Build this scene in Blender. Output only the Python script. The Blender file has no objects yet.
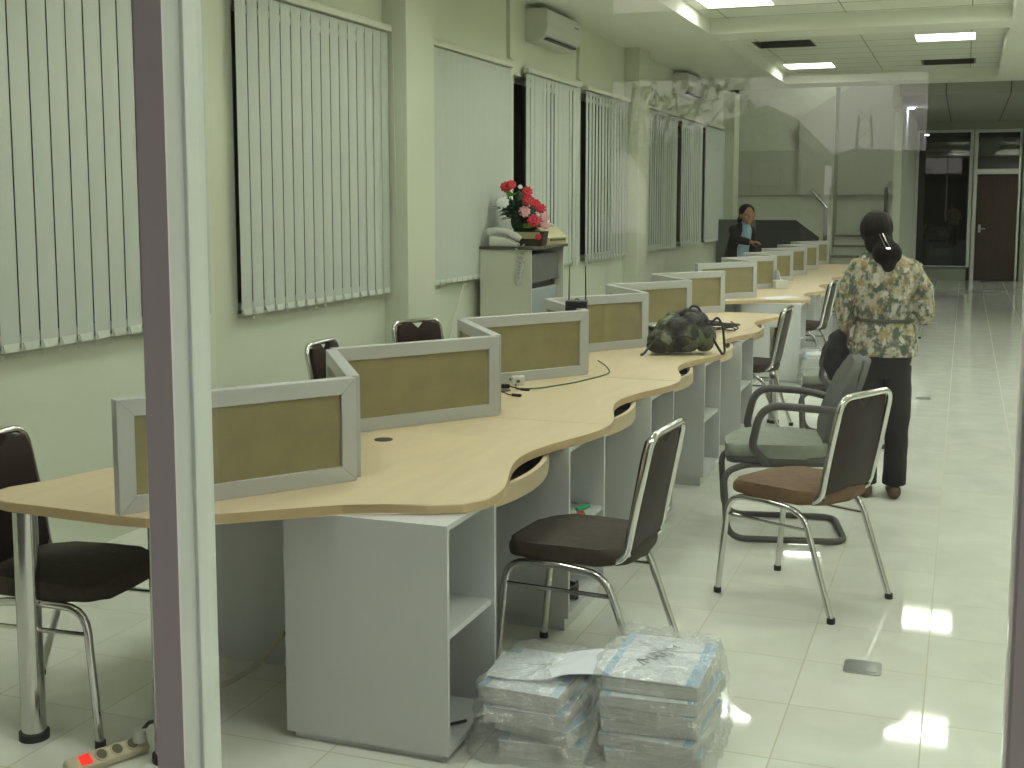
import bpy, bmesh, math, random
from math import sin, cos, pi, radians
from mathutils import Vector, Matrix, noise
random.seed(7)
S = bpy.context.scene
COL = S.collection
D = bpy.data

# ------------------------------------------------------------------ materials
MATS = {}
def mat(name, col, rough=.5, metal=0., spec=.5, var=0., vscale=8., bump=0., bscale=60., emit=None, estr=0.,
        coat=0., stretch=None, alpha=None, sheen=0.):
    if name in MATS: return MATS[name]
    m = D.materials.new(name); m.use_nodes = True
    nt = m.node_tree; b = nt.nodes['Principled BSDF']
    c = tuple(col) + (1,)
    b.inputs['Base Color'].default_value = c
    b.inputs['Roughness'].default_value = rough
    b.inputs['Metallic'].default_value = metal
    b.inputs['Specular IOR Level'].default_value = spec
    b.inputs['Coat Weight'].default_value = coat
    b.inputs['Sheen Weight'].default_value = sheen
    tc = nt.nodes.new('ShaderNodeTexCoord'); mp = nt.nodes.new('ShaderNodeMapping')
    nt.links.new(tc.outputs['Object'], mp.inputs['Vector'])
    if stretch: mp.inputs['Scale'].default_value = stretch
    if var > 0:
        n = nt.nodes.new('ShaderNodeTexNoise'); n.inputs['Scale'].default_value = vscale; n.inputs['Detail'].default_value = 5
        nt.links.new(mp.outputs[0], n.inputs['Vector'])
        r = nt.nodes.new('ShaderNodeValToRGB')
        r.color_ramp.elements[0].position = .3; r.color_ramp.elements[1].position = .7
        r.color_ramp.elements[0].color = tuple(x*(1-var) for x in col) + (1,)
        r.color_ramp.elements[1].color = tuple(min(1, x*(1+var)) for x in col) + (1,)
        nt.links.new(n.outputs['Fac'], r.inputs[0]); nt.links.new(r.outputs[0], b.inputs['Base Color'])
    if bump > 0:
        n2 = nt.nodes.new('ShaderNodeTexNoise'); n2.inputs['Scale'].default_value = bscale; n2.inputs['Detail'].default_value = 3
        nt.links.new(mp.outputs[0], n2.inputs['Vector'])
        bp = nt.nodes.new('ShaderNodeBump'); bp.inputs['Strength'].default_value = bump; bp.inputs['Distance'].default_value = .01
        nt.links.new(n2.outputs['Fac'], bp.inputs['Height']); nt.links.new(bp.outputs[0], b.inputs['Normal'])
    if emit:
        b.inputs['Emission Color'].default_value = tuple(emit) + (1,); b.inputs['Emission Strength'].default_value = estr
    MATS[name] = m
    return m

wallm = mat('wall_paint', (.62, .655, .52), .75, var=.03, vscale=1.2, bump=.05)
ceilm = mat('ceiling_paint', (.78, .80, .69), .8, var=.02, vscale=1.5)
trimm = mat('trim_paint', (.62, .65, .54), .6)
backm = mat('back_wall_paint', (.55, .58, .48), .8, var=.04)
blindm = mat('blind_fabric', (.52, .57, .51), .8, bump=.15, bscale=220)
railm = mat('blind_rail', (.62, .64, .52), .45)
chainm = mat('blind_weights', (.66, .70, .62), .5)
darkglass = mat('night_glass', (.05, .055, .05), .08, spec=.6)
woodm = mat('beech_laminate', (.62, .51, .325), .42, var=.05, vscale=3., stretch=(6, 1, 1))
woode = mat('beech_edge', (.53, .40, .22), .45, var=.08, vscale=4.)
cabm = mat('white_laminate', (.58, .60, .59), .45)
alum = mat('brushed_aluminium', (.50, .51, .50), .45, metal=.3, bump=.03, bscale=300)
oliv = mat('olive_fabric', (.27, .235, .115), .55, var=.10, vscale=9, bump=.2, bscale=260, spec=.5, coat=.12)
chrome = mat('chrome', (.62, .62, .60), .13, metal=1.)
rubber = mat('rubber', (.02, .02, .02), .6)
brown = mat('brown_fabric', (.048, .035, .024), .75, var=.2, vscale=40, bump=.3, bscale=300)
tan = mat('brown_fabric_lit', (.16, .095, .05), .8, var=.15, vscale=30, bump=.3, bscale=300)  # brown seat fabric with a reflection put into its lighter colour
brvinyl = mat('brown_vinyl', (.024, .014, .010), .5, var=.1, spec=.2)
greyplast = mat('dark_grey_plastic', (.085, .080, .075), .45)
greyfab = mat('grey_green_fabric', (.26, .29, .24), .85, var=.08, vscale=20, bump=.3, bscale=300)
greyfabd = mat('charcoal_fabric', (.115, .12, .105), .8, var=.08, vscale=20, bump=.2, bscale=300)
blackm = mat('black_plastic', (.015, .015, .016), .4)
blackcloth = mat('black_cloth', (.012, .012, .013), .8, var=.3, vscale=20, bump=.3, bscale=50)
trou = mat('black_trousers', (.013, .012, .013), .8, bump=.3, bscale=14)
skin = mat('skin', (.33, .18, .11), .5)
hairm = mat('black_hair', (.010, .007, .006), .6, spec=.25, bump=.5, bscale=70, stretch=(3, 3, .5))
whitem = mat('white_plastic', (.62, .63, .56), .35)
cream = mat('cream_plastic', (.50, .46, .27), .35)
paper = mat('white_paper', (.78, .82, .87), .7, var=.03, vscale=30)
paperb = mat('blue_paper', (.38, .58, .78), .7)
papere = mat('paper_edges', (.48, .48, .46), .8, var=.25, vscale=60, stretch=(.1, .1, 12))
ink = mat('ink', (.10, .11, .14), .6)
machine = mat('printer_grey', (.30, .34, .35), .4)
machined = mat('printer_dark', (.13, .14, .13), .5)
red = mat('red_petal', (.62, .03, .05), .5, var=.2, vscale=60)
pink = mat('pink_petal', (.80, .42, .45), .6)
whitef = mat('white_petal', (.75, .77, .75), .6)
leafm = mat('dark_leaf', (.022, .060, .028), .5, var=.3, vscale=20)
leafl = mat('light_leaf', (.16, .30, .05), .5)
steel = mat('dull_steel', (.42, .44, .42), .35, metal=.8)
mull_out = mat('mullion_outer', (.88, .85, .82), .6)  # outward frame faces, warm tint of the dusk light put into the colour
mull_in = mat('mullion_room_light', (.72, .78, .72), .4)  # inner mullion faces, green tint of the room light put into the colour
greenw = mat('green_cable', (.03, .10, .05), .5)
grom = mat('grommet_dark', (.045, .032, .025), .5)
darkpanel = mat('dark_board', (.035, .036, .033), .6)
greypanel = mat('grey_board', (.10, .11, .09), .6)
doorm = mat('dark_wood_door', (.040, .021, .012), .4, var=.25, vscale=4, stretch=(6, 6, .6))
framem = mat('door_frame_paint', (.62, .64, .56), .5)
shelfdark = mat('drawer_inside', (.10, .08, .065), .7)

def nodes_of(m): return m.node_tree.nodes, m.node_tree.links
# polished floor tiles with thin joints and soft marbling
def floor_mat():
    m = D.materials.new('polished_tiles'); m.use_nodes = True
    N, L = nodes_of(m); b = N['Principled BSDF']
    g = N.new('ShaderNodeNewGeometry'); sp = N.new('ShaderNodeSeparateXYZ'); L.new(g.outputs['Position'], sp.inputs[0])
    def mth(op, a, b_=None, clamp=False):
        n = N.new('ShaderNodeMath'); n.operation = op; n.use_clamp = clamp
        for i, v in enumerate((a, b_)):
            if v is None: continue
            if isinstance(v, (int, float)): n.inputs[i].default_value = v
            else: L.new(v, n.inputs[i])
        return n.outputs[0]
    def joint(sock, off):
        f = mth('FRACT', mth('DIVIDE', mth('ADD', sock, off), .405))
        a = mth('LESS_THAN', f, .012)
        return a
    j = mth('MAXIMUM', joint(sp.outputs[0], .068 + 40.5), joint(sp.outputs[1], -4.234 + 40.5))
    def cell(sock, off): return mth('FLOOR', mth('DIVIDE', mth('ADD', sock, off), .405))
    cx = N.new('ShaderNodeCombineXYZ'); L.new(cell(sp.outputs[0], .068 + 40.5), cx.inputs[0]); L.new(cell(sp.outputs[1], -4.234 + 40.5), cx.inputs[1])
    wn = N.new('ShaderNodeTexWhiteNoise'); L.new(cx.outputs[0], wn.inputs['Vector'])
    va = N.new('ShaderNodeVectorMath'); va.operation = 'SCALE'; L.new(wn.outputs['Color'], va.inputs[0]); va.inputs['Scale'].default_value = 9
    vb = N.new('ShaderNodeVectorMath'); L.new(va.outputs[0], vb.inputs[0]); L.new(g.outputs['Position'], vb.inputs[1])
    n = N.new('ShaderNodeTexNoise'); n.inputs['Scale'].default_value = 3.2; n.inputs['Detail'].default_value = 7; n.inputs['Distortion'].default_value = 1.2
    L.new(vb.outputs[0], n.inputs['Vector'])
    r = N.new('ShaderNodeValToRGB'); e = r.color_ramp.elements
    e[0].position = .3; e[0].color = (.68, .70, .62, 1); e[1].position = .68; e[1].color = (.78, .80, .72, 1)
    L.new(n.outputs['Fac'], r.inputs[0])
    mx = N.new('ShaderNodeMix'); mx.data_type = 'RGBA'; L.new(j, mx.inputs['Factor']); L.new(r.outputs[0], mx.inputs['A'])
    mx.inputs['B'].default_value = (.42, .40, .28, 1)
    L.new(mx.outputs['Result'], b.inputs['Base Color'])
    rr = mth('MULTIPLY', j, .4); L.new(mth('ADD', rr, .04), b.inputs['Roughness'])
    b.inputs['Specular IOR Level'].default_value = .7
    return m
floorm = floor_mat()

# ceiling with thin tile joints
def grid_mat(name, base, line, px, py, w=.012):
    m = D.materials.new(name); m.use_nodes = True
    N, L = nodes_of(m); b = N['Principled BSDF']; b.inputs['Roughness'].default_value = .85
    g = N.new('ShaderNodeNewGeometry'); sp = N.new('ShaderNodeSeparateXYZ'); L.new(g.outputs['Position'], sp.inputs[0])
    outs = []
    for i, (p, off) in enumerate(((px[0], px[1]), (py[0], py[1]))):
        a = N.new('ShaderNodeMath'); a.operation = 'ADD'; L.new(sp.outputs[i], a.inputs[0]); a.inputs[1].default_value = off + p*50
        d = N.new('ShaderNodeMath'); d.operation = 'DIVIDE'; L.new(a.outputs[0], d.inputs[0]); d.inputs[1].default_value = p
        f = N.new('ShaderNodeMath'); f.operation = 'FRACT'; L.new(d.outputs[0], f.inputs[0])
        l = N.new('ShaderNodeMath'); l.operation = 'LESS_THAN'; L.new(f.outputs[0], l.inputs[0]); l.inputs[1].default_value = w*(2.2 if i else 1)/p
        outs.append(l.outputs[0])
    x = N.new('ShaderNodeMath'); x.operation = 'MAXIMUM'; L.new(outs[0], x.inputs[0]); L.new(outs[1], x.inputs[1])
    mx = N.new('ShaderNodeMix'); mx.data_type = 'RGBA'; L.new(x.outputs[0], mx.inputs['Factor'])
    mx.inputs['A'].default_value = base + (1,); mx.inputs['B'].default_value = line + (1,)
    L.new(mx.outputs['Result'], b.inputs['Base Color'])
    return m
traym = grid_mat('tray_ceiling_grid', (.72, .75, .64), (.28, .30, .22), (1.2, 2.42), (.6, .2))
offvoid = mat('ceiling_void_grey', (.2, .2, .2), .8)
farceilm = grid_mat('far_ceiling_unlit_grid', (.30, .31, .26), (.10, .10, .08), (.9, .35), (60., 3.), .02)  # lack of light over the far end put into darker grid colours

# shirt : cream batik with ochre, green and grey blooms
def shirt_mat():
    m = D.materials.new('floral_shirt'); m.use_nodes = True
    N, L = nodes_of(m); b = N['Principled BSDF']; b.inputs['Roughness'].default_value = .8
    tc = N.new('ShaderNodeTexCoord')
    last = None
    base = (.44, .42, .32, 1)
    for i, (sc, thr, c) in enumerate(((17, .50, (.40, .30, .14, 1)), (18, .49, (.075, .115, .08, 1)), (21, .51, (.12, .13, .13, 1)), (26, .54, (.55, .54, .44, 1)), (36, .56, (.30, .22, .10, 1)))):
        mp = N.new('ShaderNodeMapping'); mp.inputs['Location'].default_value = (i*3.1, i*1.7, i*5.3); L.new(tc.outputs['Object'], mp.inputs[0])
        n = N.new('ShaderNodeTexNoise'); n.inputs['Scale'].default_value = sc; n.inputs['Detail'].default_value = 3; L.new(mp.outputs[0], n.inputs['Vector'])
        r = N.new('ShaderNodeMapRange'); r.inputs['From Min'].default_value = thr; r.inputs['From Max'].default_value = thr+.10; L.new(n.outputs['Fac'], r.inputs['Value'])
        mx = N.new('ShaderNodeMix'); mx.data_type = 'RGBA'; L.new(r.outputs[0], mx.inputs['Factor'])
        if last is None: mx.inputs['A'].default_value = base
        else: L.new(last, mx.inputs['A'])
        mx.inputs['B'].default_value = c
        last = mx.outputs['Result']
    L.new(last, b.inputs['Base Color'])
    n2 = N.new('ShaderNodeTexNoise'); n2.inputs['Scale'].default_value = 12; L.new(tc.outputs['Object'], n2.inputs['Vector'])
    bp = N.new('ShaderNodeBump'); bp.inputs['Strength'].default_value = .5; bp.inputs['Distance'].default_value = .03
    L.new(n2.outputs['Fac'], bp.inputs['Height']); L.new(bp.outputs[0], b.inputs['Normal'])
    return m
shirtm = shirt_mat()

# olive camouflage rucksack cloth
def camo_mat():
    m = D.materials.new('olive_nylon'); m.use_nodes = True
    N, L = nodes_of(m); b = N['Principled BSDF']; b.inputs['Roughness'].default_value = .55
    tc = N.new('ShaderNodeTexCoord'); n = N.new('ShaderNodeTexNoise'); n.inputs['Scale'].default_value = 7; n.inputs['Detail'].default_value = 2
    L.new(tc.outputs['Object'], n.inputs['Vector'])
    r = N.new('ShaderNodeValToRGB'); r.color_ramp.interpolation = 'CONSTANT'
    e = r.color_ramp.elements; e[0].color = (.020, .019, .013, 1); e[1].position = .47; e[1].color = (.040, .044, .024, 1)
    k = e.new(.56); k.color = (.12, .145, .075, 1)
    L.new(n.outputs['Fac'], r.inputs[0]); L.new(r.outputs[0], b.inputs['Base Color'])
    n2 = N.new('ShaderNodeTexNoise'); n2.inputs['Scale'].default_value = 16; L.new(tc.outputs['Object'], n2.inputs['Vector'])
    bp = N.new('ShaderNodeBump'); bp.inputs['Strength'].default_value = .7; bp.inputs['Distance'].default_value = .03
    L.new(n2.outputs['Fac'], bp.inputs['Height']); L.new(bp.outputs[0], b.inputs['Normal'])
    return m
camom = camo_mat()

# clear float glass: passes light straight through, mirrors a little more at grazing angles
def pane_mat(name, base=.04, tint=(1, 1, 1), rough=0., bump=0., rgb=(1, 1, 1), diff=0.):
    m = D.materials.new(name); m.use_nodes = True
    N, L = nodes_of(m); N.remove(N['Principled BSDF']); out = N['Material Output']
    tr = N.new('ShaderNodeBsdfTransparent'); tr.inputs[0].default_value = tint + (1,)
    gl = N.new('ShaderNodeBsdfGlossy'); gl.inputs['Roughness'].default_value = rough; gl.inputs[0].default_value = rgb + (1,)
    lw = N.new('ShaderNodeLayerWeight'); lw.inputs['Blend'].default_value = .5
    p = N.new('ShaderNodeMath'); p.operation = 'POWER'; L.new(lw.outputs['Facing'], p.inputs[0]); p.inputs[1].default_value = 5
    q = N.new('ShaderNodeMath'); q.operation = 'MULTIPLY_ADD'; L.new(p.outputs[0], q.inputs[0]); q.inputs[1].default_value = 1-base; q.inputs[2].default_value = base
    mx = N.new('ShaderNodeMixShader'); L.new(q.outputs[0], mx.inputs[0]); L.new(tr.outputs[0], mx.inputs[1]); L.new(gl.outputs[0], mx.inputs[2])
    last = mx.outputs[0]
    if diff > 0:
        df = N.new('ShaderNodeBsdfDiffuse'); df.inputs[0].default_value = (.75, .78, .76, 1)
        m2 = N.new('ShaderNodeMixShader'); m2.inputs[0].default_value = diff; L.new(last, m2.inputs[1]); L.new(df.outputs[0], m2.inputs[2]); last = m2.outputs[0]
    if bump > 0:
        tc = N.new('ShaderNodeTexCoord'); n = N.new('ShaderNodeTexNoise'); n.inputs['Scale'].default_value = 17; n.inputs['Detail'].default_value = 5
        n.inputs['Distortion'].default_value = 1.5
        L.new(tc.outputs['Object'], n.inputs['Vector']); bp = N.new('ShaderNodeBump'); bp.inputs['Strength'].default_value = bump; bp.inputs['Distance'].default_value = .02
        L.new(n.outputs['Fac'], bp.inputs['Height']); L.new(bp.outputs[0], gl.inputs['Normal'])
    L.new(last, out.inputs[0])
    return m
panem = pane_mat('window_glass', .042)
plasticm = pane_mat('clear_plastic_film', .20, (.97, .98, .98), .06, 1.0, diff=.11)

# ------------------------------------------------------------------ mesh helpers
def BM(): return bmesh.new()
def ob(name, bm, m, parent=None, smooth=False, loc=None, rot=None):
    me = D.meshes.new(name)
    bmesh.ops.recalc_face_normals(bm, faces=bm.faces)
    bm.to_mesh(me); bm.free()
    if isinstance(m, (list, tuple)):
        for x in m: me.materials.append(x)
    else: me.materials.append(m)
    if smooth:
        for p in me.polygons: p.use_smooth = True
        if smooth != 'all': me.set_sharp_from_angle(angle=radians(40))
    o = D.objects.new(name, me); COL.objects.link(o)
    if parent: o.parent = parent
    if loc: o.location = loc
    if rot: o.rotation_euler = rot
    return o
def tag(o, label=None, cat=None, group=None, kind=None):
    if label: o['label'] = label
    if cat: o['category'] = cat
    if group: o['group'] = group
    if kind: o['kind'] = kind
    return o
def thing(name, label, cat, loc=(0, 0, 0), rz=0, group=None):
    o = D.objects.new(name, None); COL.objects.link(o); o.location = loc; o.rotation_euler = (0, 0, rz); o.empty_display_size = .1
    return tag(o, label, cat, group)
def struct(name, bm, m, label=None, smooth=False):
    o = ob(name, bm, m, smooth=smooth); o['kind'] = 'structure'
    return o
def copy_tree(o, parent=None):
    c = o.copy(); COL.objects.link(c)
    if parent: c.parent = parent
    for ch in list(o.children): copy_tree(ch, c)
    return c

def box(bm, x0, x1, y0, y1, z0, z1, bev=0., seg=2, M=None):
    vs = [bm.verts.new((x, y, z)) for x in (x0, x1) for y in (y0, y1) for z in (z0, z1)]
    F = [(0, 1, 3, 2), (4, 6, 7, 5), (0, 4, 5, 1), (2, 3, 7, 6), (0, 2, 6, 4), (1, 5, 7, 3)]
    fs = [bm.faces.new([vs[i] for i in f]) for f in F]
    if bev > 0:
        es = list({e for f in fs for e in f.edges})
        r = bmesh.ops.bevel(bm, geom=es, offset=bev, segments=seg, affect='EDGES', profile=.5)
        if M:
            vv = {v for f in r['faces'] for v in f.verts} | {v for f in bm.faces if f.is_valid for v in f.verts if v in set(vs)}
    if M:
        if bev > 0:
            vv = set(); 
            for v in bm.verts:
                if v.index == -1 and not v.tag: vv.add(v)
            bmesh.ops.transform(bm, matrix=M, verts=list(vv))
        else: bmesh.ops.transform(bm, matrix=M, verts=vs)
    for v in bm.verts: v.tag = True
    return fs
def bxM(bm, dims, M, bev=0.):
    """box of size dims centred at origin, moved by M"""
    t = bmesh.new(); a, b, c = dims
    box(t, -a/2, a/2, -b/2, b/2, -c/2, c/2, bev)
    bmesh.ops.transform(t, matrix=M, verts=t.verts)
    join(bm, t)
def join(bm, t):
    me = D.meshes.new('tmp'); t.to_mesh(me); t.free(); bm.from_mesh(me); D.meshes.remove(me)
def fillet(pts, rad, n=5, closed=False):
    pts = [Vector(p) for p in pts]; out = []
    N = len(pts)
    for i, p in enumerate(pts):
        if not closed and i in (0, N-1): out.append(p); continue
        a = pts[(i-1) % N]; c = pts[(i+1) % N]
        r = rad[i] if isinstance(rad, (list, tuple)) else rad
        d1 = (a-p); d2 = (c-p); r1 = min(r, d1.length*.48, d2.length*.48)
        if r1 < 1e-5: out.append(p); continue
        s = p+d1.normalized()*r1; e = p+d2.normalized()*r1
        for k in range(n+1):
            t = k/n; out.append(s*(1-t)**2+p*2*t*(1-t)+e*t*t)
    return out
def tube(bm, pts, r, n=10, closed=False, cap=True):
    pts = [Vector(p) for p in pts]; N = len(pts)
    rs = r if isinstance(r, (list, tuple)) else [r]*N
    rings = []; up = None
    for i in range(N):
        a = pts[i-1] if (i > 0 or closed) else pts[i]; b = pts[(i+1) % N] if (i < N-1 or closed) else pts[i]
        t = (b-a).normalized()
        if up is None:
            up = t.orthogonal().normalized()
        else:
            up = (up - t*up.dot(t))
            up = up.normalized() if up.length > 1e-6 else t.orthogonal().normalized()
        s = t.cross(up)
        rings.append([bm.verts.new(pts[i]+up*(cos(2*pi*k/n)*rs[i])+s*(sin(2*pi*k/n)*rs[i])) for k in range(n)])
    for i in range(N if closed else N-1):
        A = rings[i]; B = rings[(i+1) % N]
        if closed and i == N-1:
            off = min(range(n), key=lambda o: (A[0].co-B[o].co).length); B = B[off:]+B[:off]
        for k in range(n): bm.faces.new((A[k], A[(k+1) % n], B[(k+1) % n], B[k]))
    if not closed and cap:
        bm.faces.new(rings[0][::-1]); bm.faces.new(rings[-1])
def prism(bm, out, z0, z1, bev=0., seg=2, M=None, mi_side=None):
    t = bmesh.new()
    a = [t.verts.new((x, y, z0)) for x, y in out]; b = [t.verts.new((x, y, z1)) for x, y in out]
    n = len(out); fa = t.faces.new(a[::-1]); fb = t.faces.new(b)
    sides = [t.faces.new((a[i], a[(i+1) % n], b[(i+1) % n], b[i])) for i in range(n)]
    if mi_side is not None:
        for f in sides: f.material_index = mi_side
    if bev: bmesh.ops.bevel(t, geom=list(fa.edges)+list(fb.edges), offset=bev, segments=seg, affect='EDGES', profile=.5)
    if M: bmesh.ops.transform(t, matrix=M, verts=t.verts)
    join(bm, t)
def rrect(w, h, r, n=5, cx=0, cy=0):
    o = []
    for (sx, sy, a0) in ((1, 1, 0), (-1, 1, 90), (-1, -1, 180), (1, -1, 270)):
        for k in range(n+1):
            a = radians(a0+90*k/n); o.append((cx+sx*(w/2-r)+r*cos(a), cy+sy*(h/2-r)+r*sin(a)))
    return o
def loft(bm, rings, cap=True):
    """rings: lists of equal length of points"""
    R = [[bm.verts.new(p) for p in r] for r in rings]; n = len(R[0])
    for A, B in zip(R, R[1:]):
        for k in range(n): bm.faces.new((A[k], A[(k+1) % n], B[(k+1) % n], B[k]))
    if cap: bm.faces.new(R[0][::-1]); bm.faces.new(R[-1])
def ering(c, rx, ry, n=20, ax=(1, 0, 0), ay=(0, 1, 0)):
    c = Vector(c); ax = Vector(ax); ay = Vector(ay)
    return [c+ax*(rx*cos(2*pi*k/n))+ay*(ry*sin(2*pi*k/n)) for k in range(n)]
def ellip(bm, c, r, M=None, u=16, v=10):
    t = bmesh.new(); bmesh.ops.create_uvsphere(t, u_segments=u, v_segments=v, radius=1)
    bmesh.ops.scale(t, vec=Vector(r), verts=t.verts)
    if M: bmesh.ops.transform(t, matrix=M, verts=t.verts)
    bmesh.ops.translate(t, vec=Vector(c), verts=t.verts); join(bm, t)
def cyl(bm, c, r, z0, z1, n=20, r2=None):
    loft(bm, [ering((c[0], c[1], z0), r, r, n), ering((c[0], c[1], z1), r2 if r2 is not None else r, r2 if r2 is not None else r, n)])
def fuse(bm, voxel, smooth=2):
    """merge overlapping shapes into one continuous surface"""
    me = D.meshes.new('tmpf'); bmesh.ops.recalc_face_normals(bm, faces=bm.faces); bm.to_mesh(me); bm.free()
    o = D.objects.new('tmpf', me); COL.objects.link(o)
    md = o.modifiers.new('r', 'REMESH'); md.mode = 'VOXEL'; md.voxel_size = voxel
    if smooth: s = o.modifiers.new('s', 'SMOOTH'); s.iterations = smooth; s.factor = .5
    dg = bpy.context.evaluated_depsgraph_get(); e = o.evaluated_get(dg)
    m2 = D.meshes.new_from_object(e); out = bmesh.new(); out.from_mesh(m2)
    D.objects.remove(o); D.meshes.remove(me); D.meshes.remove(m2)
    return out
def rotz(a): return Matrix.Rotation(a, 4, 'Z')
def T(x, y, z): return Matrix.Translation((x, y, z))

# ------------------------------------------------------------------ camera
f_px, cy_px, pitch, yaw, H = 1222.8, 337.9, .11143, .35352, 1.6
cam = D.cameras.new('camera'); co = D.objects.new('camera', cam); COL.objects.link(co)
cam.sensor_width = 36; cam.lens = f_px/1024*36; cam.shift_y = -(384-cy_px)/1024
cam.clip_start = .05; cam.clip_end = 300
co.location = (0, 0, H); co.rotation_euler = (pi/2-pitch, 0, yaw)
S.camera = co

# ------------------------------------------------------------------ room shell
XL, XR, YN, YB = -3.75, 4.2, 1.0, 26.4
ZB, ZT = 3.35, 3.50
b = BM(); box(b, XL-.3, XR+.3, YN-.05, YB+.3, -.2, 0); struct('floor', b, floorm)
# window openings along the left wall
openings = [(1.7, 3.55), (3.66, 5.52), (5.79, 7.58), (8.12, 9.98), (10.20, 11.98), (12.20, 13.86), (14.45, 16.5), (16.72, 18.25), (18.45, 19.9)]
b = BM()
box(b, XL-.25, XL, YN, YB, 0, .98); box(b, XL-.25, XL, YN, YB, 2.70, ZT+.2)
y = YN
for a, c in openings:
    box(b, XL-.25, XL, y, a, .98, 2.70); y = c
box(b, XL-.25, XL, y, YB, .98, 2.70)
struct('wall_left', b, wallm)
for i, (a, c) in enumerate(openings):
    b = BM(); box(b, XL-.16, XL-.14, a, c, .98, 2.70)
    w = struct('window_%d' % (i+2), b, darkglass)
    b = BM()
    for yy in (a, (a+c)/2-.02, c-.04): box(b, XL-.18, XL-.11, yy, yy+.04, .98, 2.70, .004)
    for zz in (.98, 2.66): box(b, XL-.18, XL-.11, a, c, zz, zz+.04, .004)
    ob('window_frame', b, trimm, w)
# pilasters
n = 1
for (a, c, d) in ((7.62, 8.08, .18), (13.9, 14.36, .18), (20.1, 20.56, .18), (1.1, 1.5, .18)):
    b = BM(); box(b, XL, XL+d, a, c, 0, ZB, .004); struct('trim_%d' % n, b, wallm); n += 1
for (a, c) in ((10.03, 10.14), (12.04, 12.14), (16.56, 16.66), (5.57, 5.66)):
    b = BM(); box(b, XL, XL+.035, a, c, 2.82, ZB, .003); struct('trim_%d' % n, b, wallm); n += 1
b = BM(); box(b, XR, XR+.25, YN, YB, 0, ZT+.2); struct('wall_right', b, wallm)
# ceiling: plaster beams with raised trays between them
trays = [(2.0, 7.3), (7.85, 13.1), (13.65, 18.96)]
tx = [(-2.6, .35), (.95, 3.6)]
b = BM()
y = YN
for a, c in trays:
    box(b, XL, XR, y, a, ZB, ZT)
    box(b, XL, tx[0][0], a, c, ZB, ZT); box(b, tx[0][1], tx[1][0], a, c, ZB, ZT); box(b, tx[1][1], XR, a, c, ZB, ZT)
    y = c
box(b, XL, XR, y, 19.6, ZB, ZT)
struct('ceiling', b, ceilm)
LAMPXY = [(x, y) for x in (-2.15, -.30) for y in (3.6, 9.7, 12.0)]+[(-.30, 6.6), (-2.15, 4.6), (-2.15, 6.9)]+[(-.30, 12.1), (-2.15, 15.42), (-2.15, 18.0), (-.30, 15.42), (-.30, 18.12), ]+[(x, y) for x in (1.5, 3.0) for y in (3.6, 6.6, 9.7, 12.0, 15.42)]
LAMPXY.remove((-.30, 12.0)); LAMPXY += [(-2.15, 2.42), (-.30, 2.42), (1.5, 2.42), (3.0, 2.42)]; LAMPXY = [(x, y) for x, y in LAMPXY if y != 3.6]
b = BM(); hw = .352
xs = sorted({XL, XR} | {round(x+s*hw, 4) for x, y in LAMPXY for s in (-1, 1)}); ys = sorted({YN, 19.6} | {round(y+s*hw, 4) for x, y in LAMPXY for s in (-1, 1)})
for xa, xb in zip(xs, xs[1:]):
    for ya, yb in zip(ys, ys[1:]):
        cx_, cy_ = (xa+xb)/2, (ya+yb)/2
        if any(abs(cx_-x) < hw and abs(cy_-y) < hw for x, y in LAMPXY): continue
        box(b, xa, xb, ya, yb, ZT, ZT+.16)
struct('ceiling_trays', b, traym)
b = BM(); box(b, XL, XR, YN, 19.6, ZT+.16, ZT+.26); struct('ceiling_void', b, offvoid)
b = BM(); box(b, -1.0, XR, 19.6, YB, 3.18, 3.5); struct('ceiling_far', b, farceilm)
b = BM(); box(b, XL-.2, -.9, 19.6, 23.9, 4.8, 4.9); box(b, XL, -.98, 19.6, 19.7, 3.35, 4.8); box(b, XL-.25, XL, 19.6, 23.9, 3.4, 4.8); struct('ceiling_stair', b, ceilm)
# back walls round the stair well
b = BM(); box(b, XL, -2.12, 21.5, 21.7, 0, 4.8); struct('wall_back', b, backm)
b = BM(); box(b, -2.12, -1.10, 22.2, 22.4, 0, 4.8); struct('wall_stair', b, backm)
b = BM(); box(b, -1.10, -.98, 19.75, YB, 3.0, 4.8); box(b, -1.10, -.98, 20.5, YB, 0, 3.0); struct('wall_partition', b, backm)
b = BM(); box(b, -2.22, -2.125, 21.7, 22.4, 0, 4.8); struct('wall_stair_left', b, backm)
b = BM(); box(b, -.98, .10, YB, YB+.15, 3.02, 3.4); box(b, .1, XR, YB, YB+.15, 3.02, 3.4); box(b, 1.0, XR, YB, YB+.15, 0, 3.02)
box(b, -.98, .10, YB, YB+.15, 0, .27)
box(b, -1.2, XR, YB+.3, YB+.4, -.2, 3.4)  # unseen backing added to block sky showing through the door gaps
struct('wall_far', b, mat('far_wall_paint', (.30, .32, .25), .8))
# recessed hatch panel on the back wall
b = BM(); box(b, -3.72, -2.50, 21.44, 21.5, 1.70, 2.46, .004); box(b, -3.5, -3.0, 21.42, 21.44, 1.85, 2.28, .004)
struct('trim_%d' % n, b, mat('hatch_paint', (.40, .42, .34), .7)); n += 1
b = BM(); prism(b, [(-2.24, 1.70), (-1.11, 1.70), (-1.11, 4.1), (-1.75, 3.70), (-2.24, 3.36)], 0, .05, M=T(0, 22.19, 0) @ Matrix.Rotation(pi/2, 4, 'X')); prism(b, [(-2.70, 1.70), (-2.13, 1.70), (-2.13, 3.36), (-2.70, 3.0)], 0, .06, M=T(0, 21.43, 0) @ Matrix.Rotation(pi/2, 4, 'X')); struct('wall_flight', b, mat('flight_paint', (.45, .46, .39), .8))
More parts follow.
